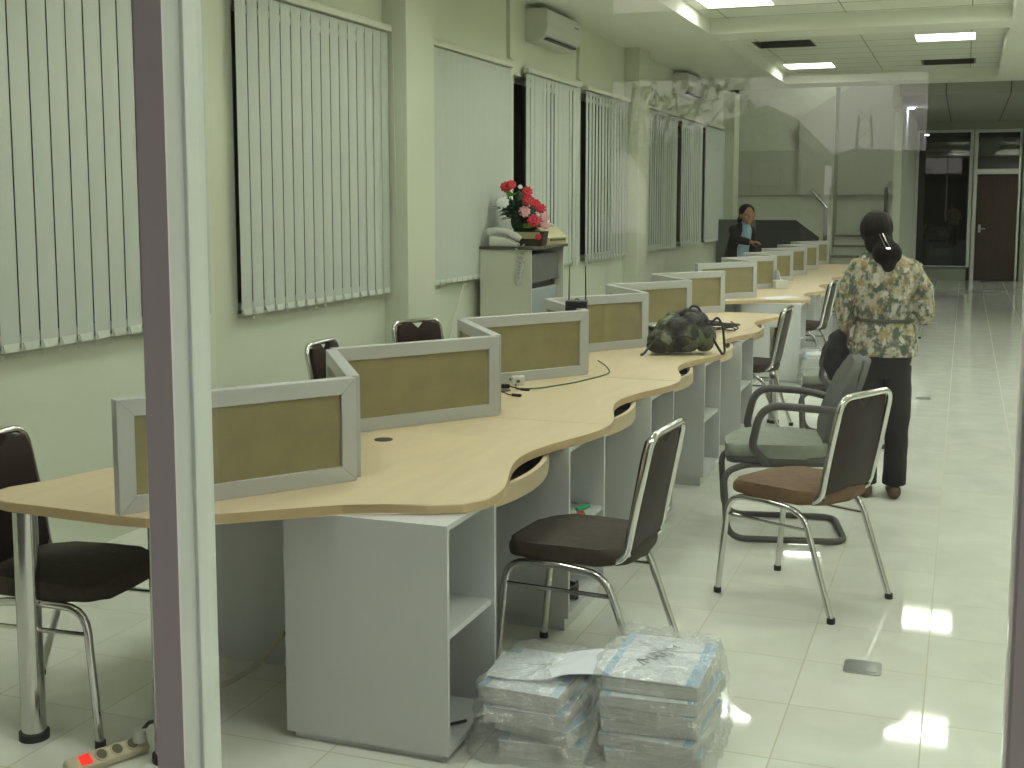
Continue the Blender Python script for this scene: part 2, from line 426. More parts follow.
# near glass wall: pane, mullion and right-hand frame
b = BM(); box(b, -3.75, .045, 1.03, 1.038, .05, 3.35); g_ = struct('window_1', b, panem)
b = BM(); box(b, -3.75, 3.5, YN-.03, YN+.07, 3.30, 3.62); struct('wall_front', b, wallm)
b = BM(); box(b, -.757, -.7245, 1.0, 1.0025, .0, 3.3)
mf = struct('trim_%d' % n, b, mull_out); n += 1
b = BM(); box(b, -.757, -.7245, 1.0025, 1.020, 0, 3.3); box(b, -.75, -.7285, 1.020, 1.034, 0, 3.3);  box(b, -.757, -.7245, 1.034, 1.066, 0, 3.3, .001)
struct('trim_%d' % n, b, mull_in); n += 1
b = BM(); box(b, .046, .12, .995, 1.075, 0, 3.3, .003); struct('trim_%d' % n, b, mull_out); n += 1
b = BM(); box(b, .12, XR, 1.0, 1.07, 0, 3.3); struct('wall_front_right', b, mull_out)

# far shopfront: glazing, door and fan light
b = BM(); box(b, -.94, .04, YB+.05, YB+.06, .27, 3.0); w = struct('window_%d' % (len(openings)+2), b, mat('dark_lobby_glass', (.014, .015, .014), .02, spec=.8))
b = BM()
for x0, x1 in ((-.98, -.93), (.04, .10)): box(b, x0, x1, YB, YB+.1, .0, 3.02, .004)
for z0, z1 in ((.24, .29), (2.97, 3.02)): box(b, -.93, .04, YB, YB+.1, z0, z1, .004)
box(b, -1.0, -.94, YB-.02, YB, 0, 3.02)
ob('window_frame', b, framem, w)
w = struct('door_1', (lambda q: (box(q, .20, .95, YB+.02, YB+.06, .01, 2.13), q)[1])(BM()), doorm)
b = BM()
for x0, x1 in ((.12, .19), (.96, 1.04)): box(b, x0, x1, YB, YB+.1, .0, 3.02, .004)
for z0, z1 in ((2.14, 2.24), (2.96, 3.02)): box(b, .19, .96, YB, YB+.1, z0, z1, .004)
ob('door_frame', b, framem, w)
b = BM(); box(b, .19, .96, YB+.05, YB+.06, 2.24, 2.96); ob('fanlight', b, D.materials['dark_lobby_glass'], w)
b = BM(); tube(b, fillet([(.27, YB+.02, 1.05), (.27, YB-.05, 1.05), (.38, YB-.05, 1.05)], .02), .011); box(b, .245, .295, YB, YB+.02, .97, 1.13, .004); ob('door_handle', b, steel, w, True)

# stairs beyond the desks
t = thing('staircase', 'pale staircase with low risers rising behind the end of the desk row', 'staircase', (-1.6, 20.5, 0))
for k in range(6):
    b = BM(); box(b, -.52, .495, .28*k, .28*k+.28 if k < 5 else 1.68, 0, .17*(k+1)-.03); ob('step', b, backm, t)
    b = BM(); box(b, -.52, .495, .28*k-.02, .28*k+.29 if k < 5 else 1.68, .17*(k+1)-.03, .17*(k+1), .006); ob('tread', b, mat('tread_edge', (.22, .20, .15), .6) if k != 9 else backm, t)
t = thing('handrail', 'steel stair handrail sloping up to the left with dark post', 'handrail', (-2.18, 20.4, 0))
b = BM(); tube(b, [(.08, 0, 1.49), (-.19, 0.0, 1.79)], .028); ob('rail', b, chrome, t, True)
b = BM(); tube(b, [(.06, 0, 0), (.06, 0, 1.50)], .035); ob('post', b, greyplast, t, True)
t = thing('handrail', 'steel stair handrail post on the right of the steps, behind the standing woman', 'handrail', (-1.19, 20.35, 0))
b = BM(); tube(b, [(0, 0, 1.80), (.03, .5, 1.9)], .028); ob('rail', b, chrome, t, True)
b = BM(); tube(b, [(0, 0, 0), (0, 0, 1.80)], .03); ob('post', b, greyplast, t, True)
# dark boards in front of the back wall
t = thing('counter_screen', 'grey counter with dark sloping side standing beyond the desk row', 'counter', (0, 19.5, 0))
b = BM(); box(b, -3.72, -3.10, 0, .04, 0, 1.31, .004); ob('grey_panel', b, greypanel, t)
b = BM(); prism(b, [(-3.10, 0), (-2.12, 0), (-2.18, .60), (-2.12, 1.04), (-2.48, 1.305), (-3.10, 1.305)], 0, .04, M=Matrix.Rotation(pi/2, 4, 'X') @ T(0, 0, -.04)); ob('dark_panel', b, darkpanel, t)
b = BM(); box(b, -3.35, -3.12, -.01, .05, 1.31, 1.325, .003); ob('top_strip', b, whitem, t)

# ------------------------------------------------------------------ ceiling lights
tubem = mat('fluorescent_tube', (1, 1, 1), .5, emit=(.95, 1.0, .90), estr=1.0)
tubem.node_tree.nodes['Principled BSDF'].inputs['Emission Strength'].default_value = LIGHT = 8.6
offm = mat('unlit_tube', (.10, .11, .09), .5)
reflm = mat('lamp_reflector', (.75, .78, .72), .3)
def lamp(x, y, lit, label):
    t = thing('ceiling_light', label, 'ceiling light', (x, y, ZT+.12), 0, 'recessed ceiling lights')
    b = BM(); w = .34
    for s in (-1, 1):
        box(b, s*w-.012, s*w+.012, -w, w, -.12, .03); box(b, -w, w, s*w-.012, s*w+.012, -.12, .03)
    ob('frame', b, whitem if lit else greyplast, t)
    b = BM(); box(b, -w, w, -w, w, -.008, 0); ob('reflector', b, reflm if lit else offm, t)
    if lit:
        b = BM(); box(b, -.32, .32, -.32, .32, -.020, -.012); ob('diffuser', b, tubem, t)
    for k in range(3):
        b = BM(); tube(b, [(-.31, (k-1)*.2, -.034), (.31, (k-1)*.2, -.034)], .013, 8); ob('tube', b, tubem if lit else offm, t, True)
L_ = [(-2.15, 15.42, 0, 'unlit dark ceiling light left of centre in the far tray, nearer one'),
      (-2.15, 18.0, 1, 'lit ceiling light left of centre at the far end of the far tray'),
      (-.30, 15.42, 1, 'lit ceiling light right of centre in the far tray, nearer one'),
      (-.30, 18.12, 0, 'unlit dark ceiling light behind the lit one on the right'),
      (-2.15, 12.0, 1, 'lit ceiling light cut by the top edge of the photo'),
      (-.30, 12.1, 1, 'lit ceiling light above the aisle, mirrored in the floor tiles'),
      (-2.15, 9.7, 1, 'lit ceiling light above the middle of the near desk row'), (-.30, 9.7, 1, 'lit ceiling light above the aisle of the middle tray'),
      (-2.15, 4.6, 1, 'lit ceiling light above the third divider of the near desks'), (-2.15, 6.9, 1, 'lit ceiling light above the rucksack'), (-.30, 6.6, 1, 'lit ceiling light above the standing woman'),
      (-2.15, 2.42, 1, 'added unseen ceiling light brightening the front end of the near desks'), (-.30, 2.42, 1, 'added unseen ceiling light brightening the plastic wrapped bundles'),  # this pair is added out of view to light panels facing the camera
      ]+[(x, y, 1, 'added unseen ceiling light over the right part of the room, %s row, %s from the glass' % ('inner' if x < 2 else 'outer', o_)) for x in (1.5, 3.0) for y, o_ in ((2.42, 'first'), (6.6, 'second'), (9.7, 'third'), (12.0, 'fourth'), (15.42, 'fifth'))]  # extra rows added out of view so each lamp can be dimmer
for a in L_: lamp(*a)
lamp(-1.75, 20.6, 1, 'lit ceiling light high over the stair well, out of the picture'); D.objects['ceiling_light.023'].location.z = 4.77
lamp(2.6, 22.8, 1, 'added unseen light brightening the far lobby right of the aisle'); D.objects['ceiling_light.024'].location.z = 3.17  # extra source added out of view to lift the far window frames
lamp(1.75, 24.8, 1, 'added unseen light brightening the far lobby nearer its back wall'); D.objects['ceiling_light.025'].location.z = 3.17  # second source added out of view to brighten the lobby
# small downlight in the dark far ceiling
t = thing('downlight', 'small round downlight in the dark far ceiling', 'ceiling light', (-.93, 22.0, 3.18))
b = BM(); cyl(b, (0, 0), .07, -.02, 0); ob('trim_ring', b, whitem, t); b = BM(); cyl(b, (0, 0), .05, -.03, -.021); ob('lens', b, mat('downlight_lens', (1, 1, 1), .5, emit=(.8, .85, 1), estr=160.), t)

# ------------------------------------------------------------------ vertical blinds
def blind(y0, y1, z0, z1, ang, label, cord=True, jitter=0., smoothset=False, skip=()):
    t = thing('vertical_blind', label, 'blind', (XL+.055, y0, 0), 0, 'vertical blinds on the left wall')
    L = y1-y0
    b = BM(); box(b, -.03, .03, 0, L, z1-.005, z1+.04, .006); ob('headrail', b, railm, t)
    b = BM(); k = 0; p = .118 if not smoothset else .11
    nn = int(round(L/p)); p = L/nn; jw = .127 if smoothset else p-.0065 if abs(ang) < .12 else .122
    for k in range(nn):
        if k in skip: continue
        a = ang+random.uniform(-jitter, jitter); yc = p*(k+.5); w = jw
        # gently cupped slat
        pr = []
        for j in range(5):
            u = (j/4-.5)*w; q = .004*(1-(2*j/4-1)**2)
            pr.append((u*sin(a)+q*cos(a), yc+u*cos(a)-q*sin(a)))
        lay = 0 if smoothset else .0
        outl = pr+[(x-.0015, y) for x, y in pr[::-1]]
        prism(b, outl, z0+.02, z1-.012, M=T(lay, 0, 0))
    ob('slats', b, blindm, t, True)
    b = BM()
    for k in range(nn):
        if k in skip: continue
        a = ang; yc = p*(k+.5); M = T(0.002, yc, z0+.02) @ rotz(-a)
        prism(b, [(-.034, 0), (.034, 0), (.050, .035), (-.050, .035)], -.0035, .0035, M=M @ Matrix.Rotation(pi/2, 4, 'Z') @ Matrix.Rotation(pi/2, 4, 'X') )
    for k in range(nn-1):
        if k in skip: continue
        tube(b, [(.006, p*(k+.5)+.05, z0+.008), (.006, p*(k+1)+.0, z0-.006), (.006, p*(k+1.5)-.05, z0+.008)], .0022, 5)
    ob('bottom_weights', b, chainm, t)
    if cord:
        b = BM(); tube(b, fillet([(.04, L-.02, z1), (.045, L+.01, z0+.55), (.05, L+.03, z0+.48), (.045, L+.05, z0+.55), (.04, L+.035, z1)], .03), .003, 6); ob('pull_cord', b, railm, t)
    return t
B0, B1 = .955, 2.735
blind(1.75, 3.55, B0, B1, -.02, 'vertical blind at the left edge of the photo, nearest the glass', cord=False)
blind(3.60, 5.46, B0, B1, -.02, 'closed vertical blind left of and behind the near mullion', cord=False)
blind(5.74, 7.60, B0, B1, -.02, 'closed vertical blind with cord just right of the near mullion')
blind(8.10, 9.98, B0, B1, .03, 'smooth fully closed vertical blind right of the big pilaster', cord=False, smoothset=True)
blind(10.37, 11.98, B0, B1, -.035, 'half open vertical blind above the flowers beside a bare strip of window', cord=False, jitter=.09)
blind(12.19, 13.88, B0, B1, -.055, 'partly turned vertical blind left of the second pilaster', cord=False, jitter=.03)
blind(14.6, 16.5, B0, B1, -.05, 'vertical blind just beyond the second pilaster', cord=False)
blind(16.74, 18.2, B0, B1, -.04, 'vertical blind behind the far grey counter, second beyond the pilaster', cord=False)
blind(18.45, 19.9, B0, B1, .2, 'farthest vertical blind on the left wall', cord=False)

# ------------------------------------------------------------------ air conditioners
def aircon(y0, label, L=1.15, z=3.02):
    t = thing('air_conditioner', label, 'air conditioner', (XL, y0, z), 0, 'split air conditioners on the left wall')
    prof = [(0, 0), (.12, 0), (.19, .05), (.215, .12), (.21, .27), (.19, .285), (0, .285)]
    b = BM(); prism(b, prof, 0, L, .006, M=Matrix.Translation((0, L, 0)) @ Matrix.Rotation(pi/2, 4, 'X')); ob('casing', b, whitem, t)
    M = Matrix.Rotation(0, 4, 'X')
    b = BM(); box(b, .135, .192, .08, L-.08, .018, .034, .003, M=None); ob('air_slot', b, blackm, t)
    b = BM(); box(b, .212, .217, .03, L-.03, .125, .265, .002); ob('front_panel', b, whitem, t)
    b = BM(); box(b, .2165, .219, L-.22, L-.10, .20, .212); ob('indicator', b, greyplast, t)
aircon(10.50, 'white wall air conditioner high above the half open blind', 1.0)
aircon(16.4, 'white wall air conditioner far along the wall under the beam', 1.0)

# ------------------------------------------------------------------ desks
def rx(y): return -1.34+.062*cos(2*pi*(y-4.54)/1.25)
def lx(y): return -3.98-rx(7.39-y)
front = [(-1.285, 3.35), (-1.290, 3.28), (-1.335, 3.205), (-1.43, 3.155), (-1.55, 3.125), (-1.66, 3.075), (-1.74, 3.01), (-1.83, 2.94), (-1.93, 2.865), (-2.02, 2.79), (-2.10, 2.755),
         (-2.2, 2.748), (-2.4, 2.757), (-2.60, 2.768), (-2.68, 2.795), (-2.725, 2.85), (-2.725, 2.92), (-2.69, 2.99), (-2.655, 3.06)]
joints = [4.57, 5.82, 7.07, 8.32]
def frange(a, b, n): return [a+(b-a)*i/n for i in range(n+1)]
def outline(k):
    if k == 0:
        return front + [(lx(y), y) for y in frange(3.14, joints[0]-.0015, 24)] + [(rx(y), y) for y in frange(joints[0]-.0015, 3.42, 24)]
    if k == 4:
        bk = [(-3.98-x, 12.38-y) for x, y in front]
        return bk + [(rx(y), y) for y in frange(9.22, joints[3]+.0015, 20)] + [(lx(y), y) for y in frange(joints[3]+.0015, 8.98, 16)]
    a, c = joints[k-1]+.0015, joints[k]-.0015
    return [(rx(y), y) for y in frange(a, c, 26)] + [(lx(y), y) for y in frange(c, a, 26)]
ZD = .728
def drawer(t, y0, side, Lg=.75):
    """curved keyboard drawer under the edge; side +1 right, -1 left"""
    def X(x): return x if side > 0 else -3.98-x
    ts = [i/14 for i in range(15)]
    f = [(X(-1.405+.068*max(0, sin(pi*min(1, q*1.02)))**.8), y0+Lg*q) for q in ts]
    bk = [(X(-1.423+.068*max(0, sin(pi*min(1, q*1.02)))**.8), y0+Lg*q) for q in ts[::-1]]
    b = BM(); prism(b, f+bk, .628, .690, .003); ob('drawer_front', b, [woodm], t)
    b = BM(); xa, xb = sorted((X(-1.78), X(-1.425)))
    box(b, xa, xb, y0+.02, y0+Lg-.02, .632, .640); box(b, xa, xb, y0+.01, y0+.02, .632, .672); box(b, xa, xb, y0+Lg-.02, y0+Lg-.01, .632, .672)
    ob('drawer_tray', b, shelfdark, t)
def desk_row(off, rowname, far):
    names = ['front end', 'second', 'third', 'fourth', 'far end']
    for k in range(5):
        lab = ('beech desk with wavy edge, front end section of the near row on chrome legs', 'beech wavy desk section behind the front end one, under the paired second dividers',
               'beech wavy desk section in the middle of the near row', 'beech wavy desk section under the olive rucksack', 'beech wavy desk section with rounded far end in the near row')[k] if not far else \
              ('front end section of the far desk row, white paper on it', 'far row desk section carrying the tissue box', 'middle section of the far desk row', 'fourth section of the far desk row', 'last section of the far desk row by the stairs')[k]
        t = thing('desk', lab, 'desk', (0, off, 0), 0, 'wavy desk sections')
        b = BM(); prism(b, outline(k), ZD-.030, ZD, .003, 1, mi_side=1); ob('tabletop', b, [woodm, woode], t)
        drawer(t, 3.453+1.25*k, 1, .69 if k == 3 else .75)
        if k < 4: drawer(t, 4.032+1.25*k, -1)
        b = BM(); cyl(b, (-1.975, 3.988+1.25*k), .034, ZD-.004, ZD+.003, 18); ob('cable_grommet', b, grom, t)
        legs = {0: [(-2.56, 2.80), (-2.095, 2.815)], 4: [(-1.25, 8.87), (-1.48, 9.52)]}.get(k, [])
        if k == 4: legs = [(-1.40, 9.30), (-1.90, 9.50)] if far else [(-1.255, 8.875), (-1.90, 9.50)]
        for (x, y) in legs:
            b = BM(); x_ = x; cyl(b, (x_, y), .036, .022, ZD-.0305, 24); lg = ob('leg', b, chrome, t, True)
            b = BM(); cyl(b, (x_, y), .044, 0, .022, 24); ob('foot', b, rubber, lg, True)
    # storage units
    ordn = ['first', 'second', 'third', 'fourth', 'fifth']
    for k in range(5):
        for side in (1, -1):
            if side > 0: y0 = 2.96+1.25*k; L = .485; x0, x1 = -1.80, (-1.33 if k else -1.325)
            else: y0 = 3.54+1.25*k; L = .485; x0, x1 = -2.66, -2.08
            if k == 4 and side < 0: y0 -= .1
            zb = .052
            if k == 4 and side > 0: y0 -= .055
            if k == 0 and side > 0: y0 = 3.065; L = .385; x0 = -1.85; zb = .022
            lab = 'white open shelf unit under the %s row, %s from the front on the %s side' % (rowname, ordn[k], 'aisle' if side > 0 else 'window')
            t = thing('shelf_unit', lab, 'shelf unit', (0, off, 0), 0, 'white shelf units under the desks')
            zt = ZD-.031
            b = BM(); box(b, x0, x1, y0, y0+.016, zb, zt, .001); ob('side_panel', b, cabm, t)
            b = BM(); box(b, x0, x1, y0+L-.016, y0+L, zb, zt, .001); ob('side_panel', b, cabm, t)
            xb = (x0, x0+.014) if side > 0 else (x1-.014, x1)
            b = BM(); box(b, xb[0], xb[1], y0+.016, y0+L-.016, zb, zt); ob('back_panel', b, cabm, t)
            b = BM(); box(b, x0+.001, x1-.001, y0+.016, y0+L-.016, zb, zb+.018); ob('bottom_panel', b, cabm, t)
            b = BM(); box(b, x0+.001, x1-.001, y0+.016, y0+L-.016, zt-.016, zt); ob('top_panel', b, cabm, t)
            b = BM(); box(b, x0+.014 if side > 0 else x0+.01, x1-.01 if side > 0 else x1-.014, y0+.016, y0+L-.016, .355, .373, .001); ob('shelf', b, cabm, t)
            b = BM(); box(b, x0+.02, x1-.02, y0+.015, y0+L-.015, 0, zb); ob('plinth', b, cabm, t)
    # zigzag dividers
    for k in range(11):
        a = Vector((-2.2, 2.755+.628*k)); c = Vector((-1.775, 2.755+.628*(k+1)))
        if k % 2: a = Vector((-1.775, 2.755+.628*k)); c = Vector((-2.2, 2.755+.628*(k+1)))
        d = c-a; L = d.length-.012; m = (a+c)/2; ang = math.atan2(d.y, d.x)
        num = ['first', 'second', 'third', 'fourth', 'fifth', 'sixth'][k//2]
        lab = ('%s olive divider facing us on the %s desk row' if k % 2 == 0 else '%s folded back divider on the %s desk row, its top rail showing') % (num, rowname)
        t = thing('desk_divider', lab, 'desk divider', (m.x, m.y+off, ZD), ang, 'zigzag dividers along the desks')
        h = .326; w = .05; th = .042
        if k % 2: L -= .036
        for s in (0, 1):        # mitred rails
            b = BM(); z = 0 if s == 0 else h
            q = w if s == 0 else -w
            prism(b, [(-L/2, z), (L/2, z), (L/2-w, z+q), (-L/2+w, z+q)], -th/2, th/2, .0015, 1, M=Matrix.Rotation(pi/2, 4, 'X')); ob('rail', b, alum, t)
        for s in (-1, 1):
            b = BM(); prism(b, [(s*L/2, 0), (s*L/2, h), (s*(L/2-w), h-w), (s*(L/2-w), w)], -th/2, th/2, .0015, 1, M=Matrix.Rotation(pi/2, 4, 'X')); ob('stile', b, alum, t)
        b = BM(); box(b, -L/2+w, L/2-w, -.010, .010, w, h-w); ob('fabric_panel', b, oliv, t)
desk_row(0, 'near', False)
desk_row(7.86, 'far', True)

# ------------------------------------------------------------------ chrome stacking chair
def make_chair(seatm=brown, backm_=brvinyl):
    t = thing('stacking_chair', 'x', 'chair')
    r = .0125
    for s in (-1, 1):
        q = .205*s
        p = fillet([(.255, .215*s, .012), (.215, q, .415), (.02, q, .418)], .075)
        b = BM(); tube(b, p, r, 10); lg = ob('leg', b, chrome, t, True)
        b = BM(); cyl(b, (.256, .2155*s), .016, 0, .022, 12); ob('rubber_foot', b, rubber, lg, True)
        p = fillet([(.02, q, .418), (-.135, q, .405), (-.275, .215*s, .012)], .075)
        b = BM(); tube(b, p, r, 10); lg = ob('leg', b, chrome, t, True)
        b = BM(); cyl(b, (-.276, .2155*s), .016, 0, .022, 12); ob('rubber_foot', b, rubber, lg, True)
        b = BM(); tube(b, [(.225, q, .335), (-.155, q, .335)], .008, 8); ob('stretcher', b, chrome, t, True)
    loop = [(.10, -.16, .425), (.10, .16, .425)]
    side = lambda s: [(-.10, .165*s, .425), (-.19, .17*s, .455), (-.222, .185*s, .60), (-.275, .180*s, .862)]
    pts = [(.12, -.165, .425)]+side(-1)+side(1)[::-1]+[(.12, .165, .425)]
    pth = fillet(pts, [0, .03, .07, .2, .06, .06, .2, .07, .03, 0], 6)
    b = BM(); tube(b, pth, r+.001, 10); ob('back_frame', b, chrome, t, True)
    b = BM(); tube(b, fillet([(-.20, -.168, .47), (-.165, -.10, .43), (-.165, .10, .43), (-.20, .168, .47)], .05), .008, 8); ob('back_bar', b, chrome, t, True)
    # back pad between the tubes
    w = .170
    out = [(-w, .02), (-w+.02, 0), (w-.02, 0), (w, .02), (w-.004, .33), (w-.02, .375), (.055, .392), (.0, .33), (-.055, .392), (-w+.02, .375), (-w+.004, .33)]
    b = BM()
    prism(b, out, -.014, .014, .008, 2)
    # bend into the chair's frame: x->y, y->up along lean
    for v in b.verts:
        yy, up, dd = v.co.x, v.co.y, v.co.z
        k = up/.39
        x = -.205-.068*k-.010*sin(pi*k)*0+dd+.014
        z = .475+up*.985
        v.co = Vector((x, yy, z))
    ob('backrest', b, backm_, t, True)
    # seat
    b = BM(); o = []
    for k in range(28):
        a = 2*pi*k/28; cx = abs(cos(a))**.42*(1 if cos(a) > 0 else -1); sy = abs(sin(a))**.42*(1 if sin(a) > 0 else -1)
        o.append((.015+.225*cx, (.215-.02*(.5-.5*cx))*sy))
    prism(b, o, .428, .482, .020, 4)
    for v in b.verts:
        if v.co.z > .46: v.co.z += .012*max(0, 1-((v.co.x-.0)/.24)**2-(v.co.y/.23)**2)
        if v.co.x > .15: v.co.z -= .10*(v.co.x-.15)*1.2
    ob('seat', b, seatm, t, True)
    return t
def setall(o, label, x, y, deg, group='chrome framed stacking chairs', z=0):
    o.location = (x, y, z); o.rotation_euler = (0, 0, radians(deg)); o['label'] = label; o['group'] = group
proto = make_chair()
setall(proto, 'brown chrome chair pushed against the desk in front of the wrapped bundles', -1.16, 3.90, 176)
def seat_mat(o, m):
    for c in o.children:
        if c.name.startswith('seat'):
            c.data = c.data.copy(); c.data.materials[0] = m; c['label'] = 'brown seat pad, colour lightened for a reflection'
c = copy_tree(proto); setall(c, 'chrome chair with lightened brown seat standing alone in the aisle', -.575, 4.965, 154); seat_mat(c, tan)
c = copy_tree(proto); setall(c, 'dark chrome chair at the left edge of the photo beside the chrome desk leg', -2.60, 3.01, 4)
c = copy_tree(proto); setall(c, 'dark chair seen edge on above the first divider, by the window wall', -2.88, 5.66, 4)
c = copy_tree(proto); setall(c, 'brown chair top seen above the second divider near the pilaster', -2.93, 6.75, -28)
c = copy_tree(proto); setall(c, 'chair on the window side whose dark top peeks over the fourth divider', -2.55, 10.2, 2)
c = copy_tree(proto); setall(c, 'brown chrome chair tucked at the far end of the near desk row', -1.40, 8.60, 178)
c = copy_tree(proto); setall(c, 'brown chrome chair at the front of the far desk row', -1.38, 11.55, 176)
c = copy_tree(proto); setall(c, 'dark chair at the far desk row touching the left shoulder of the standing woman', -1.44, 14.19, 177)
c = copy_tree(proto); setall(c, 'chair mostly hidden behind the standing woman, its chrome tip right of her', -.74, 15.2, 184)

# ------------------------------------------------------------------ cantilever armchairs
def make_arm():
    t = thing('cantilever_armchair', 'x', 'chair')
    y = .235
    half = lambda s: [(-.20, .16*s, .372), (.20, .20*s, .366), (.295, y*s, .33), (.275, y*s, .018), (-.27, y*s, .018)]
    pts = half(-1)+half(1)[::-1]
    b = BM(); tube(b, fillet(pts, [0, .05, .07, .09, .09, .09, .09, .07, .05, 0], 7), .0155, 10); ob('frame', b, greyplast, t, True)
    for s in (-1, 1):
        p = fillet([(.10, .235*s, .38), (.17, .275*s, .47), (.13, .275*s, .665), (-.12, .275*s, .650), (-.235, .225*s, .63)], [0, .03, .10, .05, 0], 7)
        b = BM(); tube(b, p, .019, 10); ob('armrest', b, greyplast, t, True)
    def cush(w, l, r, z0, z1, m, name, bend=0):
        b = BM(); o = []
        for k in range(32):
            a = 2*pi*k/32; cx = abs(cos(a))**.55*(1 if cos(a) > 0 else -1); sy = abs(sin(a))**.55*(1 if sin(a) > 0 else -1); o.append((l*cx, w*sy))
        prism(b, o, z0, z1, r, 4); return b
    b = cush(.24, .255, .028, .405, .470, greyfab, 'seat')
    for v in b.verts: v.co.x += .03; v.co.z += -.25*max(0, v.co.x-.18)
    ob('seat', b, greyfab, t, True)
    b = cush(.235, .25, .010, .383, .410, greyplast, 'pan')
    for v in b.verts: v.co.x += .03; v.co.z += -.25*max(0, v.co.x-.18)
    ob('seat_pan', b, greyplast, t, True)
    def backp(d0, d1, w, h, m, nm, r):
        b = BM(); o = []
        for k in range(36):
            a = 2*pi*k/36; cx = abs(cos(a))**.62*(1 if cos(a) > 0 else -1); sy = abs(sin(a))**.62*(1 if sin(a) > 0 else -1); o.append((w*cx*(1-.12*sy), h*sy))
        prism(b, o, d0, d1, r, 3)
        for v in b.verts:
            yy, up, dd = v.co.x, v.co.y+h, v.co.z
            v.co = Vector((-.21-.14*max(0, up/(2*h))**1.2+dd+.10*yy*yy*2, yy, .455+up))
        ob(nm, b, m, t, True)
    backp(-.005, .045, .225, .205, greyfabd, 'backrest', .02)
    backp(-.035, -.004, .222, .203, greyfabd, 'back_shell', .012)
    b = BM(); tube(b, fillet([(-.10, 0, .38), (-.22, 0, .38), (-.245, 0, .56)], .06), .02, 10); ob('back_bracket', b, greyplast, t, True)
    return t
ar = make_arm(); setall(ar, 'grey green cantilever armchair in the aisle behind the lone chrome chair', -.78, 5.93, 192, 'grey cantilever armchairs')
c = copy_tree(ar); setall(c, 'grey armchair half hidden behind the nearer armchair and the woman', -.70, 8.35, 186, 'grey cantilever armchairs')

# ------------------------------------------------------------------ copier cabinet and what stands on it
t = thing('cabinet', 'white office cabinet with dark top against the window wall', 'cabinet', (-3.69, 9.25, 0))
W_, L2, ZC = .44, .86, 1.235
cabw = mat('cream_laminate', (.62, .64, .52), .5)
b = BM(); box(b, 0, W_, 0, .018, 0, ZC-.025, .001); ob('side_panel', b, cabw, t)
b = BM(); box(b, 0, W_, L2-.018, L2, 0, ZC-.025, .001); ob('side_panel', b, cabw, t)
b = BM(); box(b, 0, .01, .018, L2-.018, 0, ZC-.025); ob('back_panel', b, cabw, t)
b = BM(); box(b, -.005, W_+.03, -.02, L2+.02, ZC-.024, ZC, .003); ob('top_board', b, mat('dark_top', (.09, .085, .07), .4), t)
b = BM(); box(b, .01, W_-.01, .018, L2-.018, .60, .62); box(b, .01, W_-.01, .018, L2-.018, .05, .07); ob('shelf', b, cabw, t)
t = thing('printer', 'grey office printer standing inside the white cabinet', 'printer', (-3.65, 9.30, .62))
b = BM(); box(b, 0, .38, 0, .72, .31, .55, .02, 3); ob('upper_body', b, machined, t, True)
b = BM(); box(b, .01, .375, .01, .70, 0.0, .27, .02, 3); ob('body', b, machine, t, True)
b = BM(); box(b, .05, .36, .03, .68, .272, .308, .004); ob('paper_gap', b, blackm, t)
b = BM(); box(b, .376, .384, .36, .66, .05, .14, .003); ob('tray', b, machined, t)
b = BM(); box(b, .376, .382, .52, .60, .30, .33, .003); ob('button_panel', b, blackm, t)

t = thing('telephone', 'cream desk telephone on the front corner of the white cabinet', 'telephone', (-3.51, 9.34, ZC), radians(8)); t.scale = (1.12, 1.12, 1.12)
b = BM(); prism(b, [(-.10, 0), (.10, 0), (.10, .02), (.03, .055), (-.10, .075)], -.07, .07, .008, 3, M=Matrix.Rotation(pi/2, 4, 'X')); ob('base', b, whitem, t, True)
b = BM(); tube(b, [(-.125, -.02, .10), (-.11, -.02, .104), (-.05, -.02, .118), (.02, -.02, .108), (.09, -.02, .07), (.12, -.02, .052)], [.022, .029, .021, .020, .027, .020], 12); ob('handset', b, whitem, t, True)
b = BM()
for i in range(4):
    for j in range(3): box(b, -.03+.024*j, -.014+.024*j, .015+.013*i-.0, .024+.013*i, .050, .061-.006*j, .001)
ob('keypad', b, greyplast, t)
pts = [(.10+.03*k/60*0, -.05, .0) for k in range(0)]
b = BM(); pts = []
for k in range(160):
    u = k/159; zz = -.29*max(0, sin(pi*u))**.8; xx = .115+.05*u-.02*sin(pi*u)
    pts.append((xx+.011*cos(k*1.1), -.105+.011*sin(k*1.1)-.02*sin(pi*u), .02+zz))
tube(b, pts, .006, 6); ob('curly_cord', b, whitem, t, True)
b = BM(); tube(b, fillet([(-3.70, 9.22, 1.25), (-3.70, 9.14, 1.14), (-3.71, 8.85, .84), (-3.715, 8.62, .5), (-3.715, 8.5, .02)], .08), .006, 6); tag(ob('wall_cable', b, whitem, None, True), 'white cable dropping down the wall left of the white cabinet', 'cable')

t = thing('desk_fax', 'cream adding machine with sloped top beside the flowers on the cabinet', 'office machine', (-3.40, 9.90, ZC), radians(-8)); t.scale = (1.15, 1.1, 1.2)
b = BM(); prism(b, [(-.13, 0), (.14, 0), (.15, .05), (.06, .13), (-.05, .17), (-.13, .15)], -.17, .17, .012, 3, M=Matrix.Rotation(pi/2, 4, 'X')); ob('body', b, cream, t, True)
b = BM(); prism(b, [(.069, .1255), (-.035, .166), (-.033, .171), (.071, .130)], -.10, .12, M=Matrix.Rotation(pi/2, 4, 'X')); ob('display', b, machine, t)
b = BM(); box(b, .10, .155, -.13, .13, .028, .042, .003); ob('slot', b, mat('olive_slot', (.12, .11, .04), .5), t)

